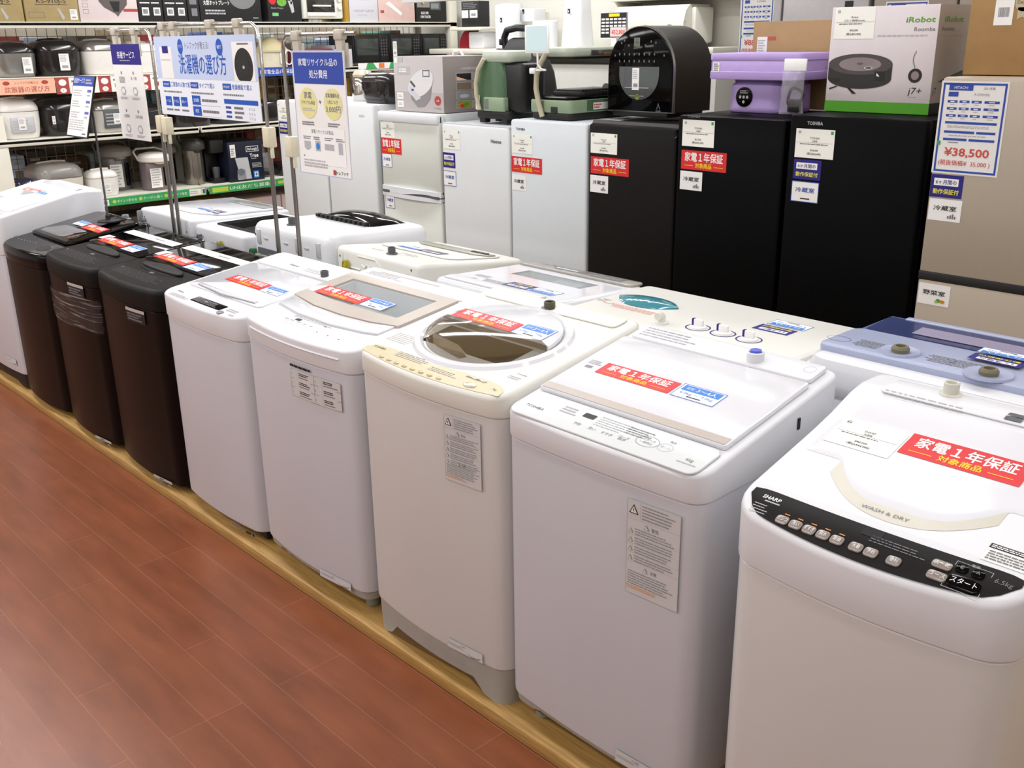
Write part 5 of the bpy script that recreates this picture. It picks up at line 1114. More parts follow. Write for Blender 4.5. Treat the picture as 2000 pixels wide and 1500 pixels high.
def drC(s, w, h):
    s.frame(0, 0, w, h, w*.012, mat('sign_edge', 'b8bdd6', .4), 1)
    s.rect(w*.03, h*.74, w*.94, h*.245, mat('sign_header_blue', '2f49a6', .4), 2); s.text('家電リサイクル品の', w*.5, h*.885, h*.045, PWH, 3, w=w*.74, bold=.01); s.text('処分費用', w*.5, h*.79, h*.05, PWH, 3, w=w*.34, bold=.01)
    for x in (.27, .74): s.disc(w*x, h*.585, w*.17, h*.125, PYEL, 2)
    V = mat('sign_violet', '3b3f86', .4)
    s.text('家電', w*.27, h*.625, h*.042, V, 3); s.text('リサイクル料金', w*.27, h*.575, h*.026, V, 3, w=w*.26); s.dash(w*.15, h*.52, w*.24, h*.03, 2, INKL, 3, 3)
    s.text('収集運搬料金', w*.74, h*.64, h*.026, V, 3, w=w*.25); s.text('1点につき', w*.74, h*.59, h*.024, V, 3); s.text('3,000円', w*.74, h*.525, h*.042, V, 3, w=w*.27); s.text('+', w*.5, h*.575, h*.05, V, 3)
    s.dash(w*.12, h*.405, w*.26, h*.035, 2, INKG, 5, 3); s.dash(w*.62, h*.405, w*.24, h*.035, 2, INKG, 6, 3)
    s.rect(w*.08, h*.09, w*.84, h*.3, mat('sign_panel', 'f1f0ee', .4), 2); s.text('家電リサイクル対象品', w*.5, h*.345, h*.026, INKG, 3, w=w*.42)
    for k, x in enumerate((.2, .4, .62, .83)): s.dash(w*(x-.08), h*.29, w*.16, h*.03, 2, INKG, k, 3)
    s.rect(w*.13, h*.215, w*.13, h*.06, INKL, 3); s.rect(w*.16, h*.205, w*.07, h*.006, INKG, 3); s.rect(w*.35, h*.2, w*.1, h*.085, INKL, 3); s.disc(w*.4, h*.24, w*.035, h*.028, BLUE, 4); s.rect(w*.53, h*.215, w*.18, h*.05, INKL, 3); s.rect(w*.79, h*.19, w*.08, h*.095, INKL, 3)
    s.poly([(w*.1, h*.145), (w*.13, h*.145), (w*.115, h*.165)], INKG, 3); s.dash(w*.1, h*.06, w*.55, h*.07, 3, INKL, 8, 3); s.rect(w*.66, h*.02, w*.05, h*.04, MAROON, 3); s.text('トレファク', w*.83, h*.027, h*.024, INK, 3, w=w*.22, bold=.02)
hang('white notice about recycling fees with a blue header and two yellow ovals', -3.245, -2.915, 1.205, 1.632, drC)
root = thing('sign_stand', 'thin black rod stand with a small cream board on the black glossy washing machine', 'sign stand', (-4.65, 1.80, .882))
q = MB(); q.lathe([(.0, 0), (.05, 0), (.05, .006), (.012, .012), (.012, .03)], (0, 0, 0), BLK2, 20); q.build('foot', root)
q = MB(); q.tube([(0, 0, .02), (0, 0, .5), (0, -.02, .52)], .005, DGREY, 8); q.build('pole', root)
q = MB(); fn = plane((-.13, -.083, .388), (1, 0, 0), (0, .075, .261)); bw, bh = .24, .272
q.add([fn(x, y, d_) for d_ in (-.006, 0) for x, y in ((0, 0), (bw, 0), (bw, bh), (0, bh))], [(0, 3, 2, 1), (4, 5, 6, 7), (0, 1, 5, 4), (1, 2, 6, 5), (2, 3, 7, 6), (3, 0, 4, 7)], BLK2)
s = Sheet(q, fn); u = bw
s.rect(.005, .006, u-.012, .262, PAPERY, 1); s.rect(.005, .226, u-.012, .042, RBLUE, 2); s.text('配送サービス', .014, .241, .017, PWH, 3, al='l', w=.12); s.dash(.145, .234, .07, .026, 2, INKL, 3, 3)
for k in range(3): s.rect(u-.065, .2-.048*k, .045, .012, mat('tag_violet', '5f63b8', .5), 2); s.dash(.02, .18-.048*k, .1, .032, 3, INKL, k, 2); s.dash(u-.065, .18-.048*k, .045, .014, 1, INKL, k+9, 2)
s.dash(.015, .03, u-.05, .05, 5, INKL, 12, 2); s.rect(u-.065, .014, .04, .007, INKG, 2)
q.build('sign_board', root)

# ------------------------------------------------------------------ shelving along the far end
SX = -6.0; SB = -6.47; S0, S1 = 1.72, 5.12
rack = thing('shelving_unit', 'cream metal shelving unit full of small kitchen appliances at the end of the aisle', 'shelving', (SX, S0, 0))
def rk(name, f, label=None): q = MB(); f(q); return q.build(name, rack, label)
RL = lambda X, Y, Z: (X-SX, Y-S0, Z)
def rbox(q, lo_, hi, m, b=0.): q.box(RL(*lo_), RL(*hi), m, b)
for y in (S0+.0, 2.98, 5.06): rk('post', lambda q: rbox(q, (SB-.0, y, 0), (SB+.04, y+.06, 2.2), SHELF, .003))
rk('end_post', lambda q: rbox(q, (SX-.05, S0+.02, 0), (SX-.005, S0+.115, 1.30), SHELF, .004)); rk('end_post', lambda q: rbox(q, (SX-.06, S1-.07, 0), (SX, S1+.0, 2.2), SHELF, .004))
for z, x, ya, yb in ((1.785, SX, S0, S1), (1.495, SX, S0, S1), (1.165, SX, S0, 2.97), (1.165, SX, 2.985, S1), (.797, SX+.01, S0, 2.97), (.797, SX+.01, 2.985, S1), (.3, SX+.01, S0, S1)):
    rk('shelf', lambda q: (rbox(q, (SB+.02, ya, z-.022), (x, yb, z), SHELF, .003), rbox(q, (x-.018, ya, z-.035), (x, yb, z), SHELF, .005)))
def grid(q, x, y0, y1, z0, z1, st, m=WIRE, r=.0016):
    y = y0
    while y <= y1: q.box(RL(x-r, y-r, z0), RL(x+r, y+r, z1), m); y += st
    z = z0
    while z <= z1: q.box(RL(x-r, y0, z-r), RL(x+r, y1, z+r), m); z += st
rk('mesh_back', lambda q: grid(q, SB, S0+.06, S1, .32, 2.15, .058))
rk('base_panel', lambda q: rbox(q, (SB+.02, S0, 0), (SX-.02, S1, .28), SHELF))
# printed strips on the shelf edges
RFACE = lambda X, Y, Z: EAST(X-SX+.0005, Y-S0, Z)
def strip(name, Y0, Y1, z0, z1, m, f, X=SX+.0115, label=None):
    q = MB(); rbox(q, (X-.0015, Y0, z0), (X, Y1, z1), m); f(Sheet(q, RFACE(X-.0003, Y0, z0)), Y1-Y0, z1-z0); return q.build(name, rack, label)
def gstrip(s, w, h):
    s.rect(0, h*.15, w*.13, h*.6, mat('strip_lime', 'b9d04a', .4), 1); s.rect(w*.17, h*.12, w*.06, h*.7, PAPER, 1); s.rect(w*.182, h*.25, w*.036, h*.45, INKG, 2)
    for k, t in enumerate(('ポイント貯まる', 'クーポン届く', 'チャットで査定')): s.disc(w*(.27+.2*k), h*.5, w*.014, h*.22, mat('strip_lime', 'b9d04a', .4), 1); s.text(t, w*(.29+.2*k), h*.36, h*.26, PWH, 1, al='l', w=w*.15)
    s.rect(w*.86, h*.08, w*.13, h*.84, PAPER, 1); s.dash(w*.865, h*.25, w*.08, h*.5, 2, INKL, 4, 2); s.rect(w*.955, h*.1, w*.012, h*.8, YEL, 2); s.rect(w*.97, h*.2, w*.018, h*.6, RBLUE, 2)
def gstrip2(s, w, h):
    s.rect(w*.02, h*.15, w*.1, h*.62, mat('strip_lime', 'b9d04a', .4), 1); s.text('LINE友だち募集中', w*.13, h*.28, h*.4, PWH, 1, al='l', w=w*.3); s.rect(w*.45, h*.3, w*.08, h*.4, mat('strip_lime', 'b9d04a', .4), 1); s.disc(w*.58, h*.5, w*.01, h*.2, mat('strip_lime', 'b9d04a', .4), 1); s.text('ポイント', w*.6, h*.36, h*.26, PWH, 1, al='l')
strip('shelf_label', 2.15, 2.965, .747, .795, GREEN, gstrip, SX+.0125, 'green shelf label'); strip('shelf_label', 2.985, 4.1, .747, .795, GREEN, gstrip2, SX+.0125, 'green shelf label')
def osign(s, w, h):
    s.text('炊飯器の選び方', w*.5, h*.16, h*.3, MAROON, 1, w=w*.78); s.text('トレファクが教える', w*.5, h*.68, h*.13, MAROON, 1, w=w*.4); s.disc(w*.15, h*.75, w*.06, h*.13, MAROON, 1); s.disc(w*.82, h*.75, w*.06, h*.13, MAROON, 1)
strip('shelf_sign', 1.83, 2.135, 1.408, 1.488, ORG, osign, SX+.006, 'salmon rice cooker guide sign')
def msign(s, w, h):
    for k in range(3): x = k/3; s.rect(w*x, 0, w*.1, h, MAROON, 1); s.disc(w*(x+.05), h*.7, w*.03, h*.2, PAPER, 2); s.disc(w*(x+.05), h*.22, w*.025, h*.15, PAPER, 2); s.text(str(k+1), w*(x+.05), h*.16, h*.12, MAROON, 3); s.dash(w*(x+.12), h*.66, w*.18, h*.2, 1, INKG, k, 1); s.rect(w*(x+.13), h*.28, w*.13, h*.26, MAROON, 1)
strip('shelf_sign', 2.14, 2.86, 1.40, 1.488, PAPER, msign, SX+.006)
strip('shelf_sign', 3.42, 3.74, 1.452, 1.507, RBLUE, lambda s, w, h: (s.text('家電全品1年保証付', w*.5, h*.3, h*.38, PAPERY, 1, w=w*.8), s.rect(w*.04, h*.3, w*.06, h*.4, PWH, 1)), SX+.006, 'blue shelf sign')
strip('shelf_sign', 4.2, 5.0, 1.475, 1.515, PAPER, lambda s, w, h: [s.poly([(w*(.08+.25*k), 0), (w*(.2+.25*k), 0), (w*(.16+.25*k), h), (w*(.1+.25*k), h)], GREEN if k < 2 else RBLUE, 1) for k in range(3)]+[s.rect(w*.22, h*.1, w*.06, h*.8, mat('print_tangerine', 'e5793b', .5), 1)], SX+.006)
# ---- boxes on the top shelf (faces towards the washing machines)
def top_box(label, y0, y1, h, m, draw=None, cat='box', dep=.3, name='appliance_box', z=1.785, x=-6.03, tagat=None):
    r, F, E, bw, bd, bh = carton(name, label, (x-dep, y0, z+.001), (x, y1, z+h), m, None, cat, side=draw)
    if tagat: price_tag(r, E, tagat[0], tagat[1], .04, .055, int(y0*10))
    return r, E, bd, bh
K = lambda s, w, h: (s.text('KS-910J-S', w*.5, h*.42, h*.1, INK, 2, w=w*.55), s.rect(w*.2, h*.38, w*.6, h*.012, INK, 2), s.frame(w*.05, h*.08, w*.3, h*.14, h*.01, INKG, 2), s.poly([(w*.6, h*.3), (w*.63, h*.3), (w*.72, h*.1), (w*.7, h*.05), (w*.67, h*.05)], INKL, 2))
top_box('tan cardboard box at the end of the top shelf, beside its twin', 1.75, 2.04, .23, TAN, K); top_box('tan cardboard box on the top shelf next to the pale grill box', 2.05, 2.34, .23, TAN, K, tagat=(.24, .01))
def pink1(s, w, h):
    for k in range(3): s.frame(w*.06, h*(.2+.15*k), w*.09, h*.1, h*.006, INKG, 2)
    s.poly([(w*.32, h*.9), (w*.34, h*.5), (w*.42, h*.35), (w*.6, h*.2), (w*.64, h*.12), (w*.68, h*.2), (w*.82, h*.42), (w*.86, h*.9)], mat('grill_print', '5f5652', .4), 2); s.poly([(w*.52, h*.5), (w*.7, h*.5), (w*.67, h*.25), (w*.58, h*.25)], INK, 3); s.disc(w*.42, h*.56, w*.06, h*.02, PWH, 3); s.rect(w*.75, h*.25, w*.25, h*.07, MAROON, 2)
top_box('pale pink appliance box picturing a dark cooker, on the top shelf', 2.345, 2.685, .22, mat('carton_pale_pink', 'd8c9c8', .45), pink1)
def cof(s, w, h):
    for k in range(2): x = w*(.08+.47*k); s.rect(x, h*.62, w*.4, h*.38, PAPER, 2); s.rect(x+w*.04, h*.8, w*.3, h*.15, MAROON if k else INKL, 3); s.dash(x, h*.45, w*.42, h*.06, 1, PWH, k, 2); s.rect(x+w*.06, h*.16, w*.28, h*.2, PAPER, 2); s.bars(x+w*.1, h*.2, w*.2, h*.12, INK, k, 3)
for y0 in (2.69, 2.845): top_box('black box of a coffee appliance with two white labels, on the top shelf' if y0 < 2.7 else 'black box of a coffee appliance nearest the hot plate box, on the top shelf', y0, y0+.15, .22, BLK2, cof)
top_box('narrow black box with a grey print, squeezed on the top shelf', 3.0, 3.075, .22, BLK2, lambda s, w, h: (s.rect(w*.2, h*.45, w*.6, h*.5, INKG, 2), s.rect(w*.3, h*.15, w*.5, h*.2, INKG, 2)))
def hotp(s, w, h):
    s.text('丸型ホットプレート', w*.06, h*.45, h*.1, PWH, 2, al='l', w=w*.42, bold=.015); s.dash(w*.06, h*.62, w*.35, h*.07, 1, INKL, 3, 2); s.dash(w*.08, h*.18, w*.36, h*.16, 2, INKL, 5, 2); s.disc(w*.7, h*.7, w*.23, h*.36, mat('hotplate_print', '8a8a8d', .3, metal=.3), 2); s.disc(w*.71, h*.88, w*.04, h*.1, BLK, 3); s.rect(0, h*.8, w*.45, h*.2, mat('print_umber', '6b4a40', .5), 2); s.dash(w*.85, h*.08, w*.12, h*.05, 1, INKL, 7, 2)
top_box('black hot plate box picturing a round grey lid, on the top shelf', 3.08, 3.50, .22, BLK2, hotp)
def veg(s, w, h):
    s.disc(w*.15, h*.62, w*.11, h*.14, RED, 2); s.disc(w*.3, h*.75, w*.14, h*.14, GRN2, 2); s.disc(w*.42, h*.55, w*.14, h*.12, mat('print_lettuce', '6fae3c', .5, noise=.3, scale=80), 3); s.rect(w*.1, h*.8, w*.16, h*.16, PAPER, 4); s.rect(w*.68, h*.5, w*.05, h*.5, INKL, 2); s.poly([(w*.6, h*.6), (w*.75, h*.55), (w*.78, h*.28), (w*.7, h*.24), (w*.66, h*.4)], LGREY, 2); s.text('Blender Chopper', w*.28, h*.36, h*.05, INKL, 2, w=w*.36); s.rect(w*.12, h*.16, w*.18, h*.09, mat('pill_green', '6fc07a', .5), 2)
top_box('black blender box with vegetables printed on it, on the top shelf', 3.55, 3.80, .22, BLK2, veg)
r = thing('toaster_oven', 'cream toaster oven with a dark glass door on the top shelf', 'toaster oven', (-6.04, 3.975, 1.786), PI/2)
q = MB(); q.box((-.165, .0, .02), (.165, .27, .25), CREAM, .012, .02, 4); q.build('body', r); q = MB(); q.box((-.125, -.008, .05), (.09, .004, .23), mat('oven_glass', '2e2c28', .06, coat=.5), .003); q.build('door_glass', r); q = MB(); q.box((-.13, -.012, .035), (.095, .002, .06), CREAM, .003); q.tube([(-.09, -.02, .1), (.05, -.02, .1)], .006, CREAM, 8); q.build('door', r)
for z in (.2, .14, .09):
    q = MB(); q.lathe([(.018, 0), (.018, -.008), (.014, -.014), (0, -.014)], (.13, 0, z), CREAM, 16, 'y'); q.build('knob', r)
for x in (-.12, .12): q = MB(); q.box((x-.02, .03, 0), (x+.02, .06, .024), BLK2); q.build('foot', r)
top_box('thin mustard coloured box between the toaster oven and the white box', 4.145, 4.175, .22, mat('carton_mustard', 'b08a35', .5))
top_box('white box picturing a dark grey cube appliance, on the top shelf', 4.18, 4.42, .23, mat('carton_white_grey', 'cfcdd4', .45), lambda s, w, h: (s.rect(w*.24, h*.62, w*.46, h*.4, mat('cube_print', '62636d', .4), 2), s.poly([(w*.7, h*.62), (w*.78, h*.68), (w*.78, h), (w*.7, h)], DGREY, 2), s.rect(w*.55, h*.85, w*.06, h*.06, INK, 3), s.text('マルチスチームポッド', w*.5, h*.28, h*.06, INKG, 2, w=w*.68), s.dash(w*.28, h*.18, w*.45, h*.03, 1, INKL, 3, 2)))
top_box('pink box with a pale picture of a slim appliance, on the top shelf', 4.425, 4.745, .22, mat('carton_pink', 'd6b7b0', .45, noise=.05), lambda s, w, h: (s.rect(0, h*.7, w*.4, h*.3, mat('print_rose', 'c9a3a0', .5), 2), s.poly([(w*.2, h*.55), (w*.6, h*.2), (w*.65, h*.26), (w*.3, h*.62)], PAPER, 3), s.poly([(w*.45, h*.75), (w*.9, h*.5), (w*.9, h*.7), (w*.5, h*.85)], mat('print_lavender', 'c3bcd2', .5), 3), s.rect(w*.05, h*.27, w*.1, h*.08, MAROON, 3)))
top_box('black oven toaster box with white lettering at the near end of the top shelf', 4.76, 5.04, .22, BLK2, lambda s, w, h: (s.rect(w*.03, h*.45, w*.42, h*.55, mat('print_stone', '8d8b84', .5), 2), s.poly([(w*.05, h*.95), (w*.4, h*.95), (w*.24, h*.55)], PYEL, 3), s.poly([(w*.05, h*.95), (w*.24, h*.55), (w*.2, h*.5), (w*.03, h*.8)], mat('print_crust', '7c5a34', .5), 4), s.rect(w*.47, h*.38, w*.34, h*.5, DGREY, 3), s.rect(w*.49, h*.42, w*.26, h*.16, GREY, 4), s.text('BLACK OVEN', w*.28, h*.24, h*.08, PWH, 3, w=w*.24, bold=.04), s.text('OVEN TOASTER', w*.3, h*.12, h*.08, PWH, 3, w=w*.34, bold=.04)))
# ---- rice cookers
def cooker(label, y0, y1, z, h, bm, lm, x=-6.04, panel=None, tagp=None, dep=None, seam=.68, rough=0, wrapb=1.04, handle=True, name='rice_cooker', cat='rice cooker', pm=None, group=None):
    w = y1-y0; d = dep or min(.3, w*1.1)
    r = thing(name, label, cat, (x, (y0+y1)/2, z+.001), PI/2, group)
    rr = lambda k, kz: [(a*k, d/2+(b_-d/2)*k) for a, b_ in rrect(-w/2, 0, w/2, d, w*.28, 6)(0)]
    q = MB(); q.loft([[(a, b_, zz*h) for a, b_ in rr(k, 0)] for zz, k in ((0, .84), (.02, .88), (.2, .95), (.45, .99), (seam, 1.0))], bm); q.build('body', r)
    q = MB(); q.loft([[(a, b_, zz*h) for a, b_ in rr(k, 0)] for zz, k in ((seam+.012, .985), (seam+.03, 1.0), (.8, .98), (.9, .88), (.96, .72), (1., .4))], lm); q.build('lid', r)
    q = MB(); q.loft([[(a, b_, zz*h) for a, b_ in rr(.97, 0)] for zz in (seam-.01, seam+.03)], DGREY); q.build('seam_band', r)
    if panel:
        pw, ph, pz = panel; f = lambda a, b_, o: (a, .012-o-.012+.02*(1-1)+(.006 if b_ < .3*h else 0), b_)
        q = MB(); q.box((-pw/2, -.004, pz), (pw/2, .02, pz+ph), pm or LGREY, .004, .004 if pm else .01, 4, fn=None); s = Sheet(q, FRONT(-pw/2, -.0042, pz)); s.dash(pw*.1, ph*.15, pw*.8, ph*.7, 4, INKL, 4, 1, .4, .06, .12); q.build('control_panel', r)
    if tagp: price_tag(r, FRONT(0, -.006, 0), tagp[0], tagp[1], tagp[2], tagp[3], int(y0*100))
    if handle: q = MB(); q.tube([(-w*.3, d*.6, h*.95), (-w*.28, d*.5, h*1.0), (0, d*.45, h*1.03), (w*.28, d*.5, h*1.0), (w*.3, d*.6, h*.95)], .006, bm, 8); q.build('handle', r)
    return r
SILV = mat('cooker_silver', '9a9792', .25, metal=.7, noise=.04); CHAR = mat('cooker_charcoal', '1f1b1b', .2, noise=.05, coat=.4); CW = mat('cooker_white', 'e8e4de', .3, noise=.02, coat=.2)
cooker('steel rice cooker with a black lid at the end of the second shelf', 1.86, 2.085, 1.495, .185, SILV, CHAR, tagp=(.02, .02, .05, .085))
cooker('glossy black rice cooker with a white price tag on the second shelf', 2.09, 2.335, 1.495, .195, CHAR, CHAR, tagp=(-.02, .03, .055, .09))
cooker('grey and white rice cooker partly behind the navy-headed sign', 2.345, 2.585, 1.495, .19, CW, SILV, tagp=(.05, .04, .03, .06))
cooker('white rice cooker between the tall white sign and the chrome stands', 2.6, 2.8, 1.495, .175, CW, CW)
cooker('white rice cooker with an oval grey control panel at the end of the third shelf', 1.83, 2.055, 1.165, .215, CW, CW, panel=(.13, .085, .035), tagp=(-.025, .05, .04, .065))
cooker('black rice cooker with two small white stickers on the third shelf', 2.07, 2.335, 1.165, .21, CHAR, CHAR, tagp=(-.1, .07, .018, .045))
cooker('silver rice cooker with a dark rectangular panel on the third shelf', 2.35, 2.56, 1.165, .185, mat('cooker_pearl', 'c2bfb8', .3, metal=.2), SILV, panel=(.11, .11, .025), tagp=(.0, .05, .045, .06), pm=DGREY)
for k, (a, b_, h) in enumerate(((2.62, 2.82, .15), (2.84, 3.12, .17), (3.15, 3.4, .15), (3.42, 3.6, .14))):
    cooker(['black cooker behind the joint of the chrome poles', 'black rice cooker under the wide blue sign, beside the chrome poles', 'low black cooker under the middle of the wide blue sign', 'low black cooker at the near end under the wide blue sign'][k], a, b_, 1.165, h, CHAR, CHAR, handle=False)
cooker('white rice cooker with a dark blue lid, low behind the white deep-topped washing machine', 1.845, 1.968, .797, .15, CW, mat('lid_midnight', '23263a', .15, coat=.4), seam=.72, handle=False)
cooker('wide cream rice cooker with a grey lid behind the white deep-topped washing machine', 1.975, 2.25, .797, .215, mat('cooker_sand', 'd8d0c4', .35), mat('cooker_lid_grey', '8b8782', .25), seam=.6)
cooker('small round white rice cooker with a black seam, on the green-labelled shelf', 2.27, 2.45, .797, .155, CW, CW, dep=.17, seam=.7, tagp=(-.01, .025, .03, .05))
# ---- thermos pots and coffee makers on the green-labelled shelf
def pot(label, yc, r_, h, bm, lm, tagn=True, x=-6.16, window=True):
    r = thing('thermos_pot', label, 'thermos pot', (x, yc, .798), PI/2)
    q = MB(); q.lathe([(r_*.95, 0), (r_, .01), (r_, h*.72), (r_*.97, h*.74)], (0, 0, 0), bm, 28); q.build('body', r)
    q = MB(); q.loft([[(a*k*r_, b_*k*r_*1.25-(.02 if k > .5 else .01), zz*h) for a, b_ in [(math.cos(2*PI*j/28), math.sin(2*PI*j/28)) for j in range(28)]] for zz, k in ((.73, 1.0), (.76, 1.12), (.86, 1.12), (.92, .98), (.96, .6), (.97, .3))], lm); q.build('lid', r)
    q = MB(); q.lathe([(r_*.6, 0), (r_*.6, .003), (0, .003)], (0, -.03, h*.945), CHAR, 24); q.build('lid_panel', r)
    q = MB(); q.loft([[(a*k, -r_*1.0+b_*k-.012, zz*h) for a, b_ in [(math.cos(2*PI*j/14)*r_*.5, math.sin(2*PI*j/14)*r_*.5) for j in range(14)]] for zz, k in ((.68, .4), (.7, .7), (.78, 1.0))], lm); q.build('spout', r)
    q = MB(); q.tube([(-r_*1.1, 0, h*.8), (-r_*1.12, .05, h*.98), (-r_*.7, .09, h*1.04), (r_*.7, .09, h*1.04), (r_*1.12, .05, h*.98), (r_*1.1, 0, h*.8)], .006, lm, 8); q.build('handle', r)
    if window: q = MB(); q.box((r_*.3, -r_*1.02, h*.1), (r_*.62, -r_*.7, h*.6), BLKG, .008, .008, 3); q.build('water_gauge', r)
    if tagn:
        q = MB(); s = Sheet(q, FRONT(-r_*.75, -r_-.004, h*.08)); s.rect(0, 0, r_*.85, h*.5, PAPERY, 2); s.dash(.006, .01, r_*.7, h*.45, 7, INKL, int(yc*10), 3); q.build('price_card', r)
    return r
STL2 = mat('pot_steel', '7d7a78', .3, metal=.6, noise=.06); PGR = mat('pot_grey', '8a8680', .35, noise=.04); PDK = mat('pot_dark', '3a3835', .35, noise=.04)
pot('grey thermos pot behind the small round white rice cooker', 2.53, .09, .28, STL2, PGR, x=-6.31); pot('grey thermos pot with a white lid and steel body, left of the chrome poles', 2.705, .085, .235, mat('pot_mauve_steel', '83777a', .3, metal=.5), mat('pot_lid_white', 'e6e1da', .3), x=-6.14); pot('steel thermos pot right behind the chrome poles', 2.86, .08, .27, STL2, PGR, tagn=False, x=-6.34)
pot('tall dark-topped steel thermos pot beside the black coffee machine', 2.985, .062, .30, mat('pot_bright_steel', '8f8a80', .2, metal=.8, noise=.05), PDK, tagn=False, window=False)
r = thing('coffee_machine', 'slim black coffee machine next to the dark blue coffee maker box', 'coffee machine', (-6.07, 3.115, .798), PI/2)
q = MB(); q.box((-.045, 0, 0), (.045, .25, .03), BLK, .006); q.build('base', r); q = MB(); q.box((-.045, .1, .028), (.045, .25, .2), BLK, .01); q.build('column', r); q = MB(); q.box((-.05, .0, .19), (.05, .25, .275), BLK2, .012); q.build('head', r); q = MB(); q.lathe([(.02, 0), (.025, .06), (.022, .07)], (0, .05, .03), mat('carafe_glass', '4a4b4d', .05, coat=.5), 16); q.build('cup', r)
def dl(s, w, h):
    s.frame(w*.52, h*.73, w*.36, h*.14, h*.012, PWH, 2); s.text("De'Longhi", w*.7, h*.77, h*.06, PWH, 2, w=w*.28, bold=.02); s.text('True', w*.74, h*.59, h*.09, PWH, 2, bold=.02); s.dash(w*.65, h*.54, w*.2, h*.03, 1, INKL, 3, 2); s.dash(w*.66, h*.32, w*.3, h*.13, 4, INKL, 5, 2)
    s.rect(w*.06, h*.62, w*.15, h*.32, PAPER, 3); s.dash(w*.08, h*.66, w*.1, h*.2, 4, INKG, 6, 4)
    s.poly([(w*.18, h*.6), (w*.55, h*.6), (w*.62, h*.05), (w*.22, h*.05), (w*.25, h*.3)], LGREY, 2); s.poly([(w*.22, h*.3), (w*.44, h*.3), (w*.46, h*.05), (w*.2, h*.08)], GREY, 4); s.disc(w*.32, h*.24, w*.1, h*.09, mat('carafe_print', '6e747c', .3), 5); s.rect(w*.68, h*.06, w*.16, h*.18, BLUE, 3); s.rect(w*.71, h*.09, w*.1, h*.12, PWH, 4); s.disc(w*.76, h*.15, w*.03, h*.04, INKG, 5)
top_box('dark navy coffee maker box with a white picture of the machine', 3.165, 3.415, .255, mat('carton_navy', '15182b', .4), dl, z=.797)
r = thing('cable_bag', 'crumpled clear plastic bag at the near end of the green-labelled shelf', 'plastic bag', (-6.12, 3.49, .798), PI/2)
q = MB(); bag(q); q.build('bag', r); q = MB(); q.box((-.04, -.015, .01), (.04, .015, .06), BLK2, .006); q.build('contents', r)
for k in range(3): cooker(['low black griddle pan lying beside the crumpled plastic bag', 'black pan behind the chrome pole at the near end of the green-labelled shelf', 'black pan near the tall white refrigerator'][k], 3.56+.2*k, 3.73+.2*k, .797, .09+.02*k, CHAR, CHAR, handle=False, name='griddle_pan', cat='pan')
# ---- second shelf, towards the corner
r = thing('casserole_pot', 'cream pot with a cone lid on the second shelf between the chrome stands', 'pot', (-6.12, 3.6, 1.496), PI/2)
q = MB(); q.lathe([(.085, 0), (.1, .01), (.105, .1), (.11, .105)], (0, 0, 0), IVORYP, 28); q.build('body', r); q = MB(); q.lathe([(.115, .105), (.115, .115), (.05, .18), (.03, .195), (0, .198)], (0, 0, 0), mat('lid_sand', 'c4b994', .4), 28); q.build('lid', r)
q = MB(); q.tube([(.06+.03*math.cos(t)*(1+.1*math.sin(5*t)), -.112-.004*math.sin(3*t), .07+.045*math.sin(t)) for t in [2*PI*k/60*3 for k in range(60)]], .004, PWH, 6); q.build('power_cord', r); q = MB(); Sheet(q, FRONT(-.0, -.109, .03)).rect(0, 0, .03, .07, PAPER, 2); q.build('price_tag', r)
top_box('dark red box lying on the second shelf behind the recycling notice', 3.78, 4.02, .12, mat('carton_red', '7c2f35', .5), z=1.495); top_box('white bag-covered box on the second shelf beside the dark red box', 4.04, 4.18, .14, mat('carton_film_white', 'c9c6cc', .3), lambda s, w, h: s.rect(0, h*.82, w, h*.18, INK, 2), z=1.495)
def micro(label, y0, y1, m=CHAR):
    r = thing('microwave_oven', label, 'microwave', (-6.04, (y0+y1)/2, 1.515), PI/2); w = y1-y0
    q = MB(); q.box((-w/2, 0, .0), (w/2, .3, .19), BLK2, .006); q.build('body', r); q = MB(); q.box((-w/2+.006, -.012, .006), (w*.22, .004, .184), BLK, .004); q.build('door', r); q = MB(); q.box((-w/2+.02, -.0145, .05), (w*.17, -.01, .16), mat('micro_glass', '3a3f3b', .12, noise=.05), .001); q.build('door_glass', r)
    q = MB(); q.box((w*.225, -.012, .006), (w/2-.004, .004, .184), BLK, .004); s = Sheet(q, FRONT(w*.23, -.0122, .01)); [s.disc(w*(.05+.07*(k % 3)), .14-.02*(k//3), .004, .004, INKG, 1, 8) for k in range(18)]; q.build('control_panel', r)
    return r
micro('black microwave oven with a dotted control panel beside the recycling notice', 4.2, 4.5); r = micro('black microwave oven with a white price tag on the second shelf', 4.51, 4.79); price_tag(r, FRONT(0, -.015, 0), -.12, .04, .035, .1, 5); micro('dark grey oven at the corner end of the second shelf', 4.8, 5.035)
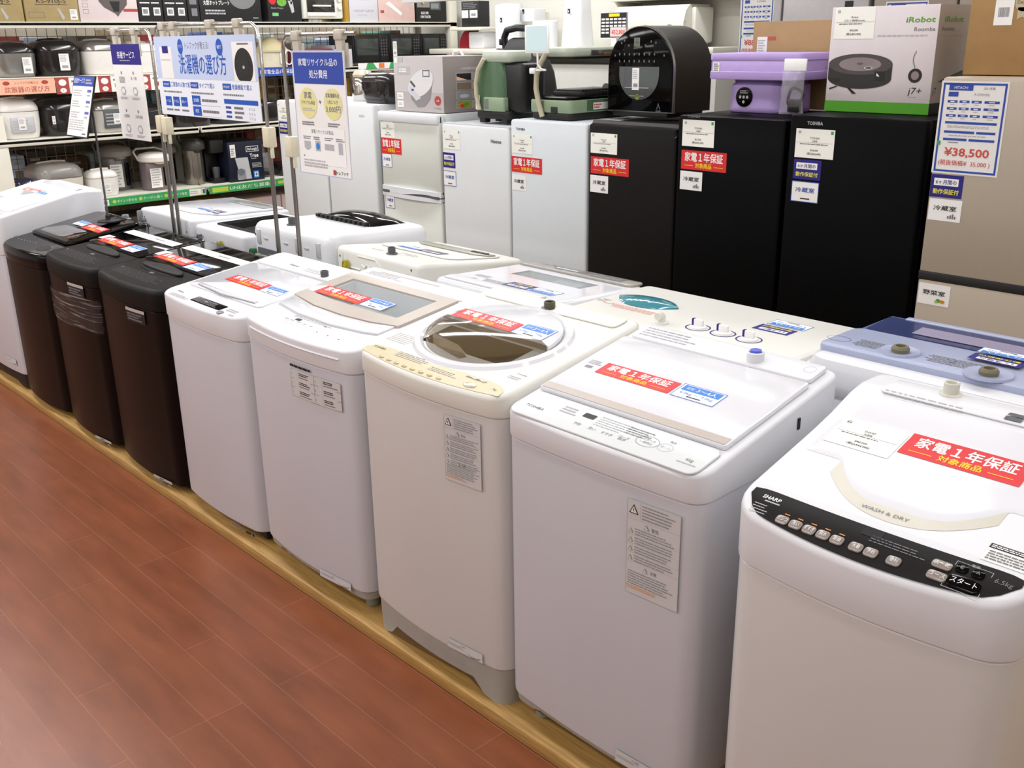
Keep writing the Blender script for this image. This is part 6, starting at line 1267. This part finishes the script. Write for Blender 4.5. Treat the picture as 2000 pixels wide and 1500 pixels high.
# ---- bottom row: boxes under the green label
def carp(s, w, h): s.rect(w*.1, h*.55, w*.3, h*.3, PAPER, 2); s.dash(w*.12, h*.6, w*.25, h*.2, 2, INK, 4, 3, .7, .1, .2); s.rect(w*.42, h*.1, w*.04, h*.85, YEL, 2); s.dash(w*.5, h*.75, w*.3, h*.08, 1, INK, 6, 2); s.poly([(w*.55, h*.35), (w*.9, h*.42), (w*.9, h*.55), (w*.75, h*.65), (w*.6, h*.5)], INK, 2); s.rect(w*.53, h*.2, w*.3, h*.18, PAPER, 2); s.bars(w*.56, h*.23, w*.2, h*.1, INK, 4, 3)
top_box('pink box with a black vehicle picture, low under the green label', 3.22, 3.52, .38, mat('carton_dusty_pink', 'bda8a6', .5), carp, z=.3); top_box('pink box low under the green label, by the tall white refrigerator', 3.53, 3.83, .38, mat('carton_dusty_pink', 'bda8a6', .5), carp, z=.3); top_box('brown box low under the green label', 2.75, 3.15, .40, KRAFT, z=.3); top_box('dark box low behind the second row, under the green label', 2.3, 2.7, .36, mat('carton_umber', '3a2f2a', .6), z=.3)
# ---- goods on the far side of the mesh
R = random.Random(11)
far = MB()
pal = ['5f9a94', 'b3a385', '4a68a0', '6a5038', 'e6e0d5', 'e2ad3a', '9db0d4', '8a8683', 'c8d6da', '9a7a60', '4a403a', 'bccbe0', 'b04a48', '7a8a74']
names = ['teal', 'sand', 'dark blue', 'dark brown', 'off-white', 'amber', 'pale blue', 'grey', 'pale grey', 'brown', 'black', 'ice blue', 'dull red', 'olive']
rk2 = thing('storage_rack', 'back rack seen through the wire mesh of the shelving unit', 'shelving', (-6.52, S0, 0))
q = MB()
for z in (.3, .8, 1.15, 1.5): q.box((-.42, 0, z-.02), (0, S1-S0, z), SHELF)
q.box((-.46, 0, 0), (-.43, S1-S0, 1.76), mat('far_board', 'a89f8e', .8, noise=.2, scale=3)); q.build('frame', rk2)
for zi, (z, hmax) in enumerate(((.8, .27), (1.15, .3), (1.5, .26))):
    y = S0+.04; n = 0
    while y < S1-.12:
        wd = R.uniform(.06, .2); h = hmax*R.uniform(.65, 1); c = R.randrange(len(pal))
        m = mat('far_box_'+names[c].replace(' ', '_').replace('-', '_'), pal[c], .6, noise=.25, scale=18)
        q = MB(); q.box((-.12, -wd/2, 0), (.12, wd/2, h), m, .004); s = Sheet(q, EAST(.12, -wd/2, 0)); s.rect(wd*.15, h*.3, wd*.6, h*R.uniform(.15, .4), PAPER if R.random() < .5 else mat('far_print', '88806f', .6), 1); s.dash(wd*.15, h*.75, wd*.6, h*.1, 1, INKL, n, 1)
        o = q.build('stored_box'); o.location = (-6.68, y+wd/2, z+.001); tag(o, 'box seen dimly through the mesh behind the appliances', 'box', 'boxes behind the mesh')
        y += wd+R.uniform(.004, .03); n += 1
# ------------------------------------------------------------------ back wall display
BY = 5.0
wsh = thing('wall_shelf', 'white wall shelf behind the refrigerators, carrying the air purifiers', 'shelf', (-4.4, BY, 0))
q = MB(); q.box((-1.55, -.2, 1.565), (.95, .22, 1.6), SHELF, .004); q.build('shelf', wsh); q = MB(); q.box((-1.55, -.16, .04), (.95, .22, 1.5), mat('panel_dim', 'b9b7b0', .6, noise=.02), .004); q.build('front_panel', wsh)
q = MB(); q.box((-1.3, -.2, 1.72), (-.98, -.0, 1.742), SHELF, .004); q.build('upper_shelf', wsh); q = MB(); q.box((-.46, .19, 1.6), (-.43, .219, 2.3), SHELF, .002); [q.box((-.45, .186, 1.62+.03*k), (-.44, .192, 1.632+.03*k), DGREY) for k in range(20)]; q.build('slotted_rail', wsh)
o_, *_ = carton('appliance_box', 'tall black box with two white labels on the small upper wall shelf', (-5.6, 4.82, 1.743), (-5.42, 4.92, 1.91), BLK2, lambda s, w, h: (s.rect(w*.02, h*.35, w*.38, h*.3, PAPER, 2), s.rect(w*.48, h*.35, w*.45, h*.3, PAPER, 2), s.bars(w*.55, h*.42, w*.3, h*.1, INK, 3, 3), s.dash(w*.1, h*.7, w*.8, h*.25, 4, INKG, 3, 2)))
def purifier(label, x0, x1, h, z=1.601, y=4.85, taper=1., dep=.16, name='air_purifier'):
    r = thing(name, label, 'air purifier', ((x0+x1)/2, y, z)); w = x1-x0
    q = MB(); q.loft([[(a*k, .08+(b_-.08)*k, zz*h) for a, b_ in rrect(-w/2, 0, w/2, dep, .04, 5)(0)] for zz, k in ((0, 1), (.5, 1-(1-taper)*.6), (.96, taper), (1, taper*.93))], WHITE); q.build('body', r)
    q = MB(); s = Sheet(q, FRONT(0, -.001, 0)); s.rect(-.01, h*.6, .022, .028, INK, 2); s.rect(-.004, h*.62, .005, .012, PWH, 3); s.ring(-w*.3, h*.75, .008, .008, .002, INKL, 2); q.build('badge', r)
    return r
purifier('white slab air purifier half hidden behind another, on the wall shelf', -5.41, -5.3, .29, y=4.98); purifier('tall white air purifier with a small dark badge, behind the black carpet cleaner', -5.235, -5.07, .275, y=4.78, dep=.12)
purifier('small white boxy unit mounted on the wall rail above the price stand', -5.16, -5.01, .08, z=1.77, y=4.92)
q = MB(); q.box((-.05, .14, -.165), (.05, .2, .06), SHELF, .003); q.build('bracket', bpy.data.objects['air_purifier.002'])
purifier('white air purifier behind the pale blue price frame', -4.95, -4.77, .17, dep=.1); purifier('tall tapering white air purifier in front of the back wall', -4.66, -4.48, .34, taper=.75, y=4.82, dep=.16)
r = thing('humidifier', 'white humidifier with a red quarter-round side on the wall shelf', 'humidifier', (-5.56, 4.86, 1.601)); q = MB(); q.box((-.02, 0, 0), (.14, .15, .11), WHITE, .01); q.build('body', r); q = MB(); q.loft([[(-.14+.12*math.sin(t), y, .12*math.cos(t)*1.0) if False else (-.02-.1*math.cos(t), y, .125*math.sin(t)) for t in [PI/2*k/10 for k in range(11)]]+[(-.02, y, 0)] for y in (.0, .1)], mat('cherry_red', '8f1f2a', .3)); q.build('side_cover', r)
r = thing('air_conditioner', 'white wall air conditioner above the black air fryer oven', 'air conditioner', (-3.97, 4.93, 1.612))
q = MB(); q.loft([[(x, y, z) for y, z in ((.24, 0), (.06, .0), (.0, .05), (-.01, .12), (.01, .19), (.05, .225), (.24, .225))] for x in (-.33, -.325, .21, .215)], mat('aircon_white', 'dcd9cc', .35)); q.build('body', r)
q = MB(); q.box((.212, .06, .01), (.25, .24, .212), CREAM, .015); q.build('end_cap', r); q = MB(); s = Sheet(q, plane((.1, -.0105, .1), (1, 0, 0), (0, .02, .08))); s.rect(0, 0, .03, .035, INKG, 8); s.rect(.12, .02, .012, .016, INKG, 8); q.build('badge', r)
r = thing('price_board', 'black price board with a yellow heading beside the wall air conditioner', 'price board', (-4.127, 4.74, 1.601)); q = MB(); q.box((-.105, -.003, .055), (.105, .003, .2), INK); s = Sheet(q, FRONT(-.105, -.003, .055)); w_, h_ = .21, .145
s.frame(0, 0, w_, h_, .003, PAPER, 1); s.rect(w_*.32, h_*.83, w_*.4, h_*.12, YEL, 2)
for j in range(5):
    for k in range(6): s.rect(w_*(.05+.155*k), h_*(.7-.13*j), w_*.12, h_*.07, PAPER, 2) if not (j > 2 and k > 1) else None
s.rect(w_*.38, h_*.06, w_*.58, h_*.36, mat('card_blush', 'e3cfcb', .5), 3); s.text('¥52,800', w_*.68, h_*.15, h_*.17, PRED, 4, w=w_*.5, bold=.02); q.build('board', r); q = MB(); q.box((-.02, -.002, 0), (.02, .03, .058), PWH, .002); q.build('foot', r)
r = thing('wall_shelf', 'short white wall shelf on a curved bracket above the air conditioner', 'shelf', (-3.75, 5.0, 1.868)); q = MB(); q.box((-.6, -.04, 0), (.95, .219, .02), SHELF, .004); q.build('shelf', r)
for x in (-.565, .5): q = MB(); q.loft([[(x+t, y, z) for y, z in ((.219, -.001), (-.05, -.001), (.0, -.04), (.12, -.075), (.219, -.12))] for t in (0, .006)], SHELF); q.build('bracket', r)
SILG = mat('tall_fridge_silver', 'a39f9f', .35, metal=.3, noise=.03); SILB = mat('tall_fridge_taupe', '8a7f72', .4, metal=.2, noise=.03)
def tall(label, x0, x1, m, split, y=4.35):
    r = thing('refrigerator', label, 'refrigerator', (x0, y, 0)); w = x1-x0
    q = MB(); q.box((0, .06, .03), (w, .6, 1.98), m, .006); q.build('cabinet', r)
    for a, b_ in ((0, split), (split+.006, w)): q = MB(); q.box((a, 0, .8), (b_, .055, 1.97), m, .01); q.build('door', r)
    q = MB(); q.box((0, 0, .05), (w, .055, .79), m, .01); q.build('drawer', r); q = MB(); q.box((.02, .08, 0), (w-.02, .5, .032), BLK2); q.build('base', r)
    return r
r = tall('tall silver refrigerator by the back wall with a blue-framed sheet on its door', -2.985, -2.31, SILG, .235)
sheet(r, lambda x, z, o: (x, -o, z), .01, 1.555, .185, .3, maker='SHARP', price='¥88,000', sub='(税抜価格¥  80,000 )'); q = MB(); q.box((.56, -.002, 1.77), (.6, .001, 1.8), INK); q.build('badge', r)
r = tall('tall taupe refrigerator by the back wall above the robot vacuum box', -2.29, -1.55, SILB, .37)
sheet(r, lambda x, z, o: (x, -o, z), .06, 1.49, .19, .3, maker='AQUA', price='¥66,000', sub='(税抜価格¥  60,000 )')
# pieces on the white refrigerators nearest the shelving
cooker('black rice cooker on the plain white refrigerator behind the recycling notice', -.125, .125, 1.345, .16, CHAR, CHAR, handle=False).location = (-4.50, 3.22, 1.345); o = bpy.data.objects['rice_cooker']
rc = [x for x in bpy.data.objects if x.get('label', '').startswith('black rice cooker on the plain white')][0]; rc.rotation_euler = (0, 0, 0)
r = thing('steel_kettle', 'shiny steel kettle beside the black rice cooker on a white refrigerator', 'kettle', (-4.76, 3.36, 1.345)); q = MB(); q.lathe([(.06, 0), (.065, .01), (.06, .11), (.05, .13)], (0, 0, 0), CHROME, 28); q.build('body', r); q = MB(); q.lathe([(.052, .128), (.056, .14), (.045, .16), (.0, .168)], (0, 0, 0), GOLDM, 28); q.build('lid', r)
r = thing('ceiling_sign', 'white panel hanging from the ceiling at the upper edge of the view', 'sign', (-2.75, 2.5, 1.795)); q = MB(); q.box((-.48, -.02, 0), (.5, .02, .15), PWH, .003); q.build('panel', r); q = MB(); [q.tube([(x, 0, .15), (x, 0, CEIL-1.795)], .003, WIRE, 6) for x in (-.4, .4)]; q.build('hanger_wire', r)
# repeats that stand together share a group
for o in list(bpy.data.objects):
    if o.parent or 'category' not in o or 'group' in o: continue
    n = o.name.split('.')[0]; x, y, z = o.location
    g = {'washing_machine': 'washing machines in the front row' if y < 1.6 else 'washing machines in the second row', 'rice_cooker': 'rice cookers on the shelving' if x < -5.5 else None,
         'refrigerator': 'refrigerators in a row' if y < 3.3 else 'tall refrigerators by the back wall', 'appliance_box': 'appliance boxes on the top shelf' if x < -6 and z > 1.7 else 'appliance boxes on the lower shelves' if x < -6 else None,
         'thermos_pot': 'thermos pots on the green-labelled shelf', 'air_purifier': 'air purifiers on the wall shelf', 'sign_stand': 'sign stands between the rows', 'hanging_sign': 'hanging signs on chrome stands',
         'microwave_oven': 'microwaves on the second shelf', 'griddle_pan': 'black pans on the green-labelled shelf', 'table_grill': 'green table grills'}.get(n)
    if g: o['group'] = g
